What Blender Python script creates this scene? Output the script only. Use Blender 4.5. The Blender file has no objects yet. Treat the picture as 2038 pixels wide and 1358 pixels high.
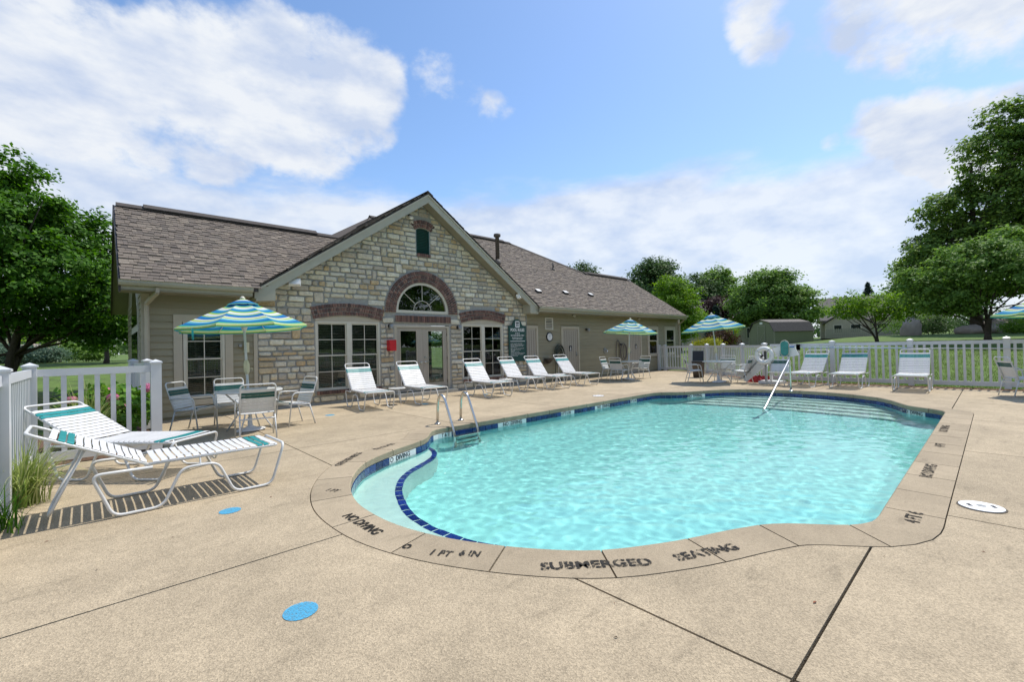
import bpy, math, random
import numpy as np
from mathutils import Vector, Matrix
from mathutils.geometry import delaunay_2d_cdt
R = math.radians
rnd = random.Random(7)
S = bpy.context.scene
COL = S.collection

# ------------------------------------------------------------------ camera, sky, sun, exposure
# world: X runs along the clubhouse front, Y goes away into the building, Z is up, pool deck at z = 0
cam_d = bpy.data.cameras.new('camera'); cam = bpy.data.objects.new('camera', cam_d); COL.objects.link(cam)
cr, cu, cf = Vector((.73362, -.67914, -.02373)), Vector((.00828, -.02599, .99963)), Vector((.67951, .73355, .01344))
cam.matrix_world = Matrix(((cr.x, cu.x, -cf.x, 0), (cr.y, cu.y, -cf.y, 0), (cr.z, cu.z, -cf.z, 1.40), (0, 0, 0, 1)))
cam_d.sensor_width = 36; cam_d.lens = 15.72; cam_d.clip_start = .05; cam_d.clip_end = 2000
S.camera = cam

SUN = Vector((.47, -.045, .88)).normalized()
sd = bpy.data.lights.new('sun', 'SUN'); sun = bpy.data.objects.new('sun', sd); COL.objects.link(sun)
sd.energy = 3.4; sd.angle = R(.53); sd.color = (1, .95, .87)
sun.rotation_euler = SUN.to_track_quat('Z', 'Y').to_euler(); sun.location = (20, 0, 30)

W = bpy.data.worlds.new('World'); S.world = W; W.use_nodes = True
nt = W.node_tree; nt.nodes.clear(); N = nt.nodes.new; L = nt.links.new
sky = N('ShaderNodeTexSky'); sky.sky_type = 'NISHITA'; sky.sun_disc = False
sky.sun_elevation = math.asin(SUN.z); sky.sun_rotation = math.atan2(SUN.x, SUN.y)
sky.air_density = 1.0; sky.dust_density = .6; sky.ozone_density = 2.2
tc = N('ShaderNodeTexCoord')
def mth(op, a, b=None, clamp=False):
    n = N('ShaderNodeMath'); n.operation = op; n.use_clamp = clamp
    for i, v in enumerate((a, b)):
        if v is None: continue
        if isinstance(v, (int, float)): n.inputs[i].default_value = v
        else: L(v, n.inputs[i])
    return n.outputs[0]
nrm = N('ShaderNodeVectorMath'); nrm.operation = 'NORMALIZE'; L(tc.outputs['Generated'], nrm.inputs[0])
D = nrm.outputs[0]
sep = N('ShaderNodeSeparateXYZ'); L(D, sep.inputs[0]); DZ = sep.outputs[2]
def wnoise(scale, detail, rough, zs=1.0, off=0):
    mp = N('ShaderNodeMapping'); mp.inputs['Scale'].default_value = (1, 1, zs); mp.inputs['Location'].default_value = (off, off*.7, 0); L(D, mp.inputs[0])
    n = N('ShaderNodeTexNoise'); n.inputs['Scale'].default_value = scale; n.inputs['Detail'].default_value = detail
    n.inputs['Roughness'].default_value = rough; L(mp.outputs[0], n.inputs['Vector']); return n.outputs['Fac']
BL = [(-0.0664,0.9091,0.4113,0.99677,1.00),(-0.0152,0.8971,0.4415,0.99454,1.00),(0.0775,0.8980,0.4330,0.99334,1.00),(0.1644,0.8819,0.4418,0.99244,1.00),(0.2414,0.8433,0.4802,0.99395,1.00),(0.3350,0.8093,0.4825,0.99403,1.00),(-0.0538,0.9360,0.3478,0.99567,1.00),(0.0353,0.9351,0.3526,0.99561,0.90),(0.1473,0.9167,0.3713,0.99569,0.80),(0.2814,0.8665,0.4122,0.99517,0.80),(0.3724,0.8076,0.4573,0.99644,0.70),(-0.1407,0.9287,0.3431,0.99149,1.00),(0.4812,0.7132,0.5097,0.99861,0.45),(0.5320,0.6855,0.4971,0.99924,0.40),(0.5838,0.6644,0.4667,0.99899,0.45),(0.7977,0.2639,0.5422,0.99862,0.75),(0.8320,0.2455,0.4974,0.99898,0.75),(0.8541,0.2005,0.4799,0.99932,0.60),(0.8811,0.0515,0.4702,0.99499,0.85),(0.8537,0.1333,0.5035,0.99809,0.75),(0.8989,-0.0206,0.4376,0.99611,0.90),(0.9365,0.1129,0.3319,0.99829,0.90),(0.9458,0.0603,0.3192,0.99772,1.00),(0.9575,0.0076,0.2883,0.99683,1.00),(0.9252,0.1779,0.3352,0.99974,0.55),
 # the same kind of clouds behind and beside the camera
 (-.55,.68,.48,.985,.9),(-.75,.42,.5,.985,.9),(-.86,-.2,.47,.982,.95),(-.6,-.62,.5,.985,.9),(-.1,-.87,.48,.985,.9),(.45,-.72,.52,.988,.8),(.75,-.5,.43,.985,.9)]
blob = None
for x, y, z, c, w in BL:
    dt = N('ShaderNodeVectorMath'); dt.operation = 'DOT_PRODUCT'; L(D, dt.inputs[0]); dt.inputs[1].default_value = Vector((x, y, z)).normalized()
    mr = N('ShaderNodeMapRange'); mr.interpolation_type = 'SMOOTHSTEP'
    mr.inputs['From Min'].default_value = 1-(1-c)*2.0; mr.inputs['From Max'].default_value = 1-(1-c)*.0; mr.inputs['To Max'].default_value = w
    L(dt.outputs['Value'], mr.inputs['Value'])
    blob = mr.outputs[0] if blob is None else mth('MAXIMUM', blob, mr.outputs[0])
n1 = wnoise(8.5, 12, .58, 1.4); n2 = wnoise(3.4, 10, .58, 3.2, 3.1)
cum = mth('ADD', blob, mth('MULTIPLY', mth('SUBTRACT', n1, .5), 1.9))
mr1 = N('ShaderNodeMapRange'); mr1.interpolation_type = 'SMOOTHSTEP'; mr1.inputs['From Min'].default_value = .36; mr1.inputs['From Max'].default_value = .86; L(cum, mr1.inputs['Value'])
# low bank of pale cloud all round the horizon
mb = N('ShaderNodeMapRange'); mb.interpolation_type = 'SMOOTHSTEP'; mb.inputs['From Min'].default_value = .425; mb.inputs['From Max'].default_value = .235; L(DZ, mb.inputs['Value'])
bank = mth('ADD', mb.outputs[0], mth('MULTIPLY', mth('SUBTRACT', n2, .5), 1.25))
mr2 = N('ShaderNodeMapRange'); mr2.interpolation_type = 'SMOOTHSTEP'; mr2.inputs['From Min'].default_value = .34; mr2.inputs['From Max'].default_value = .78; mr2.inputs['To Max'].default_value = .88; L(bank, mr2.inputs['Value'])
mask = mth('MAXIMUM', mr1.outputs[0], mr2.outputs[0])
n3 = wnoise(7.5, 9, .56, 2.2, 8.8)
shade = N('ShaderNodeValToRGB'); shade.color_ramp.elements[0].position = .36; shade.color_ramp.elements[1].position = .60
shade.color_ramp.elements[0].color = (.60, .70, .90, 1); shade.color_ramp.elements[1].color = (.90, .94, 1.0, 1); L(n3, shade.inputs[0])
b1 = N('ShaderNodeBackground'); b1.inputs['Strength'].default_value = .15
hsv = N('ShaderNodeHueSaturation'); hsv.inputs['Saturation'].default_value = 1.10; L(sky.outputs[0], hsv.inputs['Color']); L(hsv.outputs[0], b1.inputs['Color'])
b2 = N('ShaderNodeBackground'); b2.inputs['Strength'].default_value = .71; L(shade.outputs[0], b2.inputs['Color'])
mx = N('ShaderNodeMixShader'); L(mask, mx.inputs[0]); L(b1.outputs[0], mx.inputs[1]); L(b2.outputs[0], mx.inputs[2])
wo = N('ShaderNodeOutputWorld'); L(mx.outputs[0], wo.inputs[0])

vs = S.view_settings
S.display_settings.display_device = 'sRGB'; vs.view_transform = 'Standard'; vs.look = 'None'; vs.exposure = 0.43; vs.gamma = 1; vs.use_curve_mapping = False
S.render.engine = 'CYCLES'; cy = S.cycles; cy.use_denoising = True
cy.max_bounces = 8; cy.diffuse_bounces = 3; cy.glossy_bounces = 4; cy.transmission_bounces = 4; cy.transparent_max_bounces = 24
cy.caustics_reflective = False; cy.caustics_refractive = True; sd.cycles.is_caustics_light = True; cy.sample_clamp_indirect = 6

# ------------------------------------------------------------------ materials
def lin(c): return tuple(c) + (1,) if len(c) == 3 else c
def newmat(name):
    m = bpy.data.materials.new(name); m.use_nodes = True; n = m.node_tree; n.nodes.clear()
    o = n.nodes.new('ShaderNodeOutputMaterial'); return m, n, o
def M(name, col, rough=.6, var=.12, scale=6, metal=0, spec=.5, bump=0, bscale=40, attr=None, rand=0, streak=None, coat=0):
    """procedural paint / stone / metal: noise mottling, optional per-piece tint, bump"""
    m, n, o = newmat(name); A = n.nodes.new; K = n.links.new
    p = A('ShaderNodeBsdfPrincipled'); K(p.outputs[0], o.inputs[0])
    p.inputs['Roughness'].default_value = rough; p.inputs['Metallic'].default_value = metal; p.inputs['Specular IOR Level'].default_value = spec
    p.inputs['Coat Weight'].default_value = coat
    t = A('ShaderNodeTexCoord'); nz = A('ShaderNodeTexNoise'); nz.inputs['Scale'].default_value = scale; nz.inputs['Detail'].default_value = 8; nz.inputs['Roughness'].default_value = .62
    if streak:
        mp = A('ShaderNodeMapping'); mp.inputs['Scale'].default_value = streak; K(t.outputs['Object'], mp.inputs[0]); K(mp.outputs[0], nz.inputs['Vector'])
    else: K(t.outputs['Object'], nz.inputs['Vector'])
    cr_ = A('ShaderNodeValToRGB'); cr_.color_ramp.elements[0].position = .28; cr_.color_ramp.elements[1].position = .72
    cr_.color_ramp.elements[0].color = lin([c*(1-var) for c in col]); cr_.color_ramp.elements[1].color = lin([min(1, c*(1+var)) for c in col]); K(nz.outputs['Fac'], cr_.inputs[0])
    c = cr_.outputs[0]
    if attr:
        at = A('ShaderNodeAttribute'); at.attribute_name = attr; mm = A('ShaderNodeMix'); mm.data_type = 'RGBA'; mm.blend_type = 'MULTIPLY'; mm.inputs[0].default_value = 1
        K(c, mm.inputs[6]); K(at.outputs['Color'], mm.inputs[7]); c = mm.outputs[2]
    if rand:
        oi = A('ShaderNodeObjectInfo'); mr = A('ShaderNodeMapRange'); mr.inputs['To Min'].default_value = 1-rand; mr.inputs['To Max'].default_value = 1+rand; K(oi.outputs['Random'], mr.inputs[0])
        mm = A('ShaderNodeMix'); mm.data_type = 'RGBA'; mm.blend_type = 'MULTIPLY'; mm.inputs[0].default_value = 1; K(c, mm.inputs[6]); K(mr.outputs[0], mm.inputs[7]); c = mm.outputs[2]
    K(c, p.inputs['Base Color'])
    if bump:
        nb = A('ShaderNodeTexNoise'); nb.inputs['Scale'].default_value = bscale; nb.inputs['Detail'].default_value = 5; K(t.outputs['Object'], nb.inputs['Vector'])
        b = A('ShaderNodeBump'); b.inputs['Strength'].default_value = bump; b.inputs['Distance'].default_value = .02; K(nb.outputs['Fac'], b.inputs['Height']); K(b.outputs[0], p.inputs['Normal'])
    return m
def leafmat(name, cols, trans=.35, rough=.62):
    m, n, o = newmat(name); A = n.nodes.new; K = n.links.new
    g = A('ShaderNodeNewGeometry'); rp = A('ShaderNodeValToRGB'); el = rp.color_ramp.elements
    while len(el) < len(cols): el.new(.5)
    for i, c in enumerate(cols): el[i].position = i/(len(cols)-1); el[i].color = lin(c)
    K(g.outputs['Random Per Island'], rp.inputs[0])
    p = A('ShaderNodeBsdfPrincipled'); p.inputs['Roughness'].default_value = rough; p.inputs['Specular IOR Level'].default_value = .18; K(rp.outputs[0], p.inputs['Base Color'])
    t = A('ShaderNodeBsdfTranslucent'); hs = A('ShaderNodeHueSaturation'); hs.inputs['Value'].default_value = 1.5; hs.inputs['Saturation'].default_value = 1.1; K(rp.outputs[0], hs.inputs['Color']); K(hs.outputs[0], t.inputs['Color'])
    x = A('ShaderNodeMixShader'); x.inputs[0].default_value = trans; K(p.outputs[0], x.inputs[1]); K(t.outputs[0], x.inputs[2]); K(x.outputs[0], o.inputs[0]); return m

def deckmat(name, col, grain=1.0, stain=.16):
    m, n, o = newmat(name); A = n.nodes.new; K = n.links.new
    t = A('ShaderNodeTexCoord'); g = A('ShaderNodeNewGeometry'); P = g.outputs['Position']
    def nz(s, d, r=.6):
        q = A('ShaderNodeTexNoise'); q.inputs['Scale'].default_value = s; q.inputs['Detail'].default_value = d; q.inputs['Roughness'].default_value = r; K(P, q.inputs['Vector']); return q.outputs['Fac']
    vo = A('ShaderNodeTexVoronoi'); vo.inputs['Scale'].default_value = 150; K(P, vo.inputs['Vector'])
    bw = A('ShaderNodeRGBToBW'); K(vo.outputs['Color'], bw.inputs[0])
    r1 = A('ShaderNodeValToRGB'); e = r1.color_ramp.elements; e[0].position = .12; e[0].color = lin([c*(1-.34*grain) for c in col]); e[1].position = .88; e[1].color = lin([min(1, c*(1+.25*grain)) for c in col]); K(bw.outputs[0], r1.inputs[0])
    def mul(a, fac_out, lo, hi, p0, p1):
        mr = A('ShaderNodeMapRange'); mr.inputs['From Min'].default_value = p0; mr.inputs['From Max'].default_value = p1; mr.inputs['To Min'].default_value = lo; mr.inputs['To Max'].default_value = hi; K(fac_out, mr.inputs[0])
        mm = A('ShaderNodeMix'); mm.data_type = 'RGBA'; mm.blend_type = 'MULTIPLY'; mm.inputs[0].default_value = 1; K(a, mm.inputs[6]); K(mr.outputs[0], mm.inputs[7]); return mm.outputs[2]
    c = mul(r1.outputs[0], nz(1.1, 7, .62), 1-stain, 1+stain*.6, .3, .7)
    c = mul(c, nz(7, 6, .7), 1-stain*.5, 1+stain*.3, .3, .7)
    sp = A('ShaderNodeMapping'); sp.inputs['Scale'].default_value = (1.3, 4.2, 1); sp.inputs['Rotation'].default_value = (0, 0, .75); K(P, sp.inputs[0])
    q = A('ShaderNodeTexNoise'); q.inputs['Scale'].default_value = 1.5; q.inputs['Detail'].default_value = 9; q.inputs['Roughness'].default_value = .72; K(sp.outputs[0], q.inputs['Vector'])
    c = mul(c, q.outputs['Fac'], .70, 1.0, .28, .44)
    oi = A('ShaderNodeObjectInfo'); c = mul(c, oi.outputs['Random'], .90, 1.07, 0, 1)
    p = A('ShaderNodeBsdfPrincipled'); K(c, p.inputs['Base Color']); p.inputs['Roughness'].default_value = .85; p.inputs['Specular IOR Level'].default_value = .25
    b = A('ShaderNodeBump'); b.inputs['Strength'].default_value = .5; b.inputs['Distance'].default_value = .006; K(vo.outputs['Distance'], b.inputs['Height']); K(b.outputs[0], p.inputs['Normal']); K(p.outputs[0], o.inputs[0]); return m

def glassmat(name, tint=(1, 1, 1), ior=1.6, rough=0.0, bumpy=0):
    m, n, o = newmat(name); A = n.nodes.new; K = n.links.new
    fr = A('ShaderNodeFresnel'); fr.inputs['IOR'].default_value = ior
    tr = A('ShaderNodeBsdfTransparent'); tr.inputs['Color'].default_value = lin(tint)
    gl = A('ShaderNodeBsdfGlossy'); gl.inputs['Roughness'].default_value = rough
    if bumpy:
        t = A('ShaderNodeTexCoord'); q = A('ShaderNodeTexNoise'); q.inputs['Scale'].default_value = 2.2; q.inputs['Detail'].default_value = 1; K(t.outputs['Object'], q.inputs['Vector'])
        b = A('ShaderNodeBump'); b.inputs['Strength'].default_value = bumpy; b.inputs['Distance'].default_value = .02; K(q.outputs['Fac'], b.inputs['Height']); K(b.outputs[0], gl.inputs['Normal'])
    x = A('ShaderNodeMixShader'); K(fr.outputs[0], x.inputs[0]); K(tr.outputs[0], x.inputs[1]); K(gl.outputs[0], x.inputs[2]); K(x.outputs[0], o.inputs[0]); return m
def watermat():
    m, n, o = newmat('pool_water'); A = n.nodes.new; K = n.links.new
    fr = A('ShaderNodeFresnel'); fr.inputs['IOR'].default_value = 1.33
    gl = A('ShaderNodeBsdfGlossy'); gl.inputs['Roughness'].default_value = .0
    rf = A('ShaderNodeBsdfRefraction'); rf.inputs['IOR'].default_value = 1.33; rf.inputs['Roughness'].default_value = 0; rf.inputs['Color'].default_value = (.80, .985, .96, 1)
    x = A('ShaderNodeMixShader'); K(fr.outputs[0], x.inputs[0]); K(rf.outputs[0], x.inputs[1]); K(gl.outputs[0], x.inputs[2]); K(x.outputs[0], o.inputs['Surface'])
    return m
def wornmat(name, col, cut=.52, soft=.06, scale=70):
    m, n, o = newmat(name); A = n.nodes.new; K = n.links.new
    g = A('ShaderNodeNewGeometry'); q = A('ShaderNodeTexNoise'); q.inputs['Scale'].default_value = scale; q.inputs['Detail'].default_value = 5; q.inputs['Roughness'].default_value = .7; K(g.outputs['Position'], q.inputs['Vector'])
    mr = A('ShaderNodeMapRange'); mr.inputs['From Min'].default_value = cut-soft; mr.inputs['From Max'].default_value = cut+soft; K(q.outputs['Fac'], mr.inputs[0])
    d = A('ShaderNodeBsdfDiffuse'); d.inputs['Color'].default_value = lin(col); t = A('ShaderNodeBsdfTransparent')
    x = A('ShaderNodeMixShader'); K(mr.outputs[0], x.inputs[0]); K(d.outputs[0], x.inputs[1]); K(t.outputs[0], x.inputs[2]); K(x.outputs[0], o.inputs[0]); return m
def canopymat():
    m, n, o = newmat('striped_canopy'); A = n.nodes.new; K = n.links.new
    at = A('ShaderNodeAttribute'); at.attribute_name = 'rad'
    blue, dk, teal, lime, wh, sk = (.02, .22, .52), (.015, .12, .36), (.03, .34, .38), (.40, .58, .07), (.70, .74, .70), (.14, .48, .56)
    seq = [(0, sk), (.09, lime), (.12, wh), (.17, blue), (.22, dk), (.26, teal), (.29, lime), (.32, wh), (.39, sk), (.42, blue), (.47, teal), (.50, lime), (.535, wh), (.60, lime), (.625, blue), (.68, dk), (.71, wh), (.745, lime), (.775, wh), (.80, sk), (.84, blue), (.88, dk), (.905, teal), (.95, lime), (.985, wh)]
    rp = A('ShaderNodeValToRGB'); rp.color_ramp.interpolation = 'CONSTANT'; el = rp.color_ramp.elements
    while len(el) < len(seq): el.new(.5)
    for i, (t_, c) in enumerate(seq): el[i].position = t_; el[i].color = lin(c)
    K(at.outputs['Fac'], rp.inputs[0])
    p = A('ShaderNodeBsdfPrincipled'); p.inputs['Roughness'].default_value = .8; p.inputs['Specular IOR Level'].default_value = .2; K(rp.outputs[0], p.inputs['Base Color'])
    t = A('ShaderNodeBsdfTranslucent'); K(rp.outputs[0], t.inputs['Color']); x = A('ShaderNodeMixShader'); x.inputs[0].default_value = .3
    K(p.outputs[0], x.inputs[1]); K(t.outputs[0], x.inputs[2]); K(x.outputs[0], o.inputs[0]); return m

mt = {}
mt['deck'] = deckmat('deck_concrete', (.445, .362, .245), .85, .20)
mt['coping'] = deckmat('coping_concrete', (.40, .325, .222), .4, .16)
mt['joint'] = M('joint_sealant', (.09, .075, .055), .9, .3, 9)
mt['sub'] = M('gravel_base', (.17, .14, .10), .95, .4, 60)
mt['plaster'] = M('aqua_pool_plaster', (.45, .80, .79), .7, .03, 9)
mt['plasterw'] = M('white_pool_plaster', (.86, .90, .86), .7, .03, 9)
mt['tile'] = M('blue_tile', (.012, .035, .14), .15, .25, 5, rand=.35)
mt['benchtile'] = M('cobalt_tile', (.008, .04, .30), .2, .25, 5, rand=.35)
mt['whitetile'] = M('white_tile', (.78, .80, .78), .2, .05, 8)
mt['grout'] = M('grout', (.55, .60, .60), .8, .1, 20)
mt['water'] = watermat()
mt['stone'] = M('limestone', (.74, .735, .70), .9, .20, 14, attr='Col', bump=.9, bscale=26)
mt['mortar'] = M('grey_mortar', (.33, .33, .305), .95, .18, 12, bump=.6, bscale=60)
mt['brick'] = M('clay_brick', (.95, .95, .95), .85, .2, 30, attr='Col', bump=.4, bscale=60)
mt['brickm'] = M('brick_mortar', (.46, .44, .40), .95, .12, 20)
mt['siding'] = M('khaki_siding', (.295, .265, .175), .7, .10, 3, rand=.05, streak=(.4, .4, 3), bump=.12, bscale=50)
mt['trim'] = M('taupe_trim', (.46, .415, .32), .6, .08, 3)
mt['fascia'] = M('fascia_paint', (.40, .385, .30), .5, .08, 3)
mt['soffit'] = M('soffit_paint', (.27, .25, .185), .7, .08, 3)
mt['sash'] = M('almond_sash', (.60, .57, .47), .45, .06, 4)
mt['door'] = M('taupe_door', (.37, .33, .27), .55, .07, 4, streak=(6, 6, .5))
mt['glass'] = glassmat('window_glass', (.74, .78, .76), 1.7, 0, .05)
mt['blind'] = M('blind_slat', (.68, .68, .64), .6, .1, 4)
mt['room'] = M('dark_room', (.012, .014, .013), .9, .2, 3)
mt['shingle'] = M('asphalt_shingle', (1, 1, 1), .95, .18, 45, attr='Col', bump=.5, bscale=160)
mt['roofbase'] = M('roof_felt', (.07, .06, .052), .95, .2, 10)
mt['pvc'] = M('white_vinyl', (.62, .635, .645), .35, .05, 3, spec=.5)
mt['frame'] = M('white_powder_coat', (.66, .665, .65), .35, .06, 5, spec=.5)
mt['strap'] = M('white_vinyl_strap', (.66, .66, .65), .45, .05, 6, rand=.04)
mt['greenstrap'] = M('teal_vinyl_strap', (.010, .235, .235), .4, .12, 6)
mt['darkstrap'] = M('dark_teal_strap', (.006, .085, .075), .4, .12, 6)
mt['steel'] = M('stainless_steel', (.62, .60, .55), .22, .08, 6, metal=1)
mt['dark'] = M('black_plastic', (.018, .018, .02), .5, .2, 8)
mt['galv'] = M('grey_metal', (.30, .31, .31), .45, .15, 8, metal=.6)
mt['tabletop'] = M('frosted_acrylic', (.66, .67, .65), .25, .06, 5)
mt['canopy'] = canopymat()
mt['cream'] = M('cream_plastic', (.62, .58, .38), .5, .1, 5)
mt['signgreen'] = M('sign_green', (.010, .062, .052), .45, .12, 5)
mt['white'] = M('white_paint', (.80, .80, .78), .5, .04, 5)
mt['red'] = M('red_paint', (.55, .012, .02), .35, .1, 5)
mt['bronze'] = M('bronze_metal', (.06, .052, .045), .5, .2, 10, metal=.4)
mt['ventpipe'] = M('brown_pipe', (.12, .105, .09), .7, .2, 10)
mt['hose'] = M('green_hose', (.008, .022, .014), .4, .2, 10)
mt['bluedot'] = wornmat('blue_spray_paint', (.09, .36, .55), .60, .16, 110)
mt['blacktext'] = wornmat('worn_black_stencil', (.045, .043, .04), .55, .06, 42)
mt['blacktext2'] = wornmat('black_stencil', (.035, .033, .03), .60, .05, 45)
mt['inktext'] = M('black_ink', (.02, .02, .025), .4, .1, 5)
mt['grass'] = M('lawn_grass', (.082, .138, .020), .95, .5, 1.6, bump=1.0, bscale=14)
mt['mulch'] = M('bark_mulch', (.13, .075, .045), .95, .5, 25, bump=1, bscale=30)
mt['pebble'] = M('pebbles', (.36, .28, .20), .85, .3, 12, rand=.2, attr='Col')
mt['bark'] = M('tree_bark', (.065, .05, .038), .95, .35, 6, bump=1, bscale=18, streak=(3, 3, .6))
mt['boulder'] = M('granite_boulder', (.36, .30, .255), .9, .25, 1.6, bump=.9, bscale=4)
mt['shed'] = M('sage_shed', (.185, .195, .12), .8, .1, 3, streak=(6, 6, .3))
mt['shedtrim'] = M('shed_trim', (.25, .25, .18), .8, .1, 3)
mt['shedroof'] = M('black_shingle', (.05, .048, .048), .95, .35, 12, bump=.6, bscale=25)
mt['greyroof'] = M('grey_shingle', (.16, .145, .13), .95, .25, 6, bump=.5, bscale=20)
mt['hwall'] = M('house_siding', (.42, .385, .30), .8, .1, 3)
mt['hbrick'] = M('house_brick', (.36, .28, .22), .85, .3, 9)
mt['woodf'] = M('weathered_fence', (.33, .30, .26), .9, .2, 4)
mt['lgreen'] = leafmat('maple_leaves', [(0.036, 0.093, 0.014), (0.070, 0.171, 0.019), (0.115, 0.248, 0.027)], .32)
mt['rgreen'] = leafmat('red_maple_leaves', [(0.070, 0.115, 0.034), (0.114, 0.199, 0.044), (0.193, 0.306, 0.058), (0.262, 0.359, 0.068)], .34)
mt['bgreen'] = leafmat('bright_leaves', [(0.095, 0.189, 0.024), (0.149, 0.270, 0.030), (0.216, 0.338, 0.041)], .4)
mt['mgreen'] = leafmat('mid_leaves', [(0.092, 0.169, 0.043), (0.148, 0.256, 0.055), (0.216, 0.343, 0.067)], .32)
mt['dgreen'] = leafmat('dark_leaves', [(0.050, 0.095, 0.034), (0.078, 0.139, 0.044), (0.114, 0.188, 0.058)], .25)
mt['blueg'] = leafmat('blue_needles', [(.030, .055, .045), (.05, .085, .068)], .15)
mt['plum'] = leafmat('plum_leaves', [(.035, .014, .018), (.06, .025, .028), (.05, .045, .025)], .2)
mt['yellow'] = leafmat('gold_leaves', [(.22, .24, .012), (.33, .33, .02), (.16, .2, .012)], .35)
mt['barberry'] = leafmat('barberry_leaves', [(.045, .016, .012), (.085, .035, .018), (.06, .05, .015)], .25)
mt['sageb'] = leafmat('sage_leaves', [(.10, .17, .12), (.15, .22, .16), (.06, .11, .06)], .25)
mt['blade'] = leafmat('striped_grass_blades', [(.22, .30, .06), (.42, .47, .17), (.14, .22, .04), (.52, .52, .27)], .35)
mt['hydr'] = leafmat('hydrangea_leaves', [(0.054, 0.149, 0.020), (0.101, 0.230, 0.027), (0.162, 0.311, 0.041)], .35)
mt['pink'] = leafmat('pink_petals', [(.55, .16, .30), (.70, .30, .42), (.45, .10, .28)], .3)

mt['tealpad'] = M('teal_vinyl_pad', (.045, .26, .235), .5, .25, 8)
mt['bluegrip'] = M('blue_grip', (.02, .16, .45), .5, .1, 5)
mt['redcloth'] = M('red_cloth', (.26, .012, .016), .8, .25, 10)
mt['binbrown'] = M('brown_bin', (.10, .075, .055), .7, .2, 8)
mt['bluepole'] = M('pale_blue_pole', (.42, .55, .68), .35, .08, 5)
mt['hglass'] = M('dark_window_glass', (.02, .026, .03), .08, .2, 3)
mt['bgreenb'] = leafmat('bright_grass_blades', [(.14, .26, .02), (.22, .36, .035), (.10, .20, .015)], .4)
mt['lawnblade'] = leafmat('lawn_blades', [(.06, .115, .014), (.10, .17, .022), (.14, .20, .035)], .35)

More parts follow.
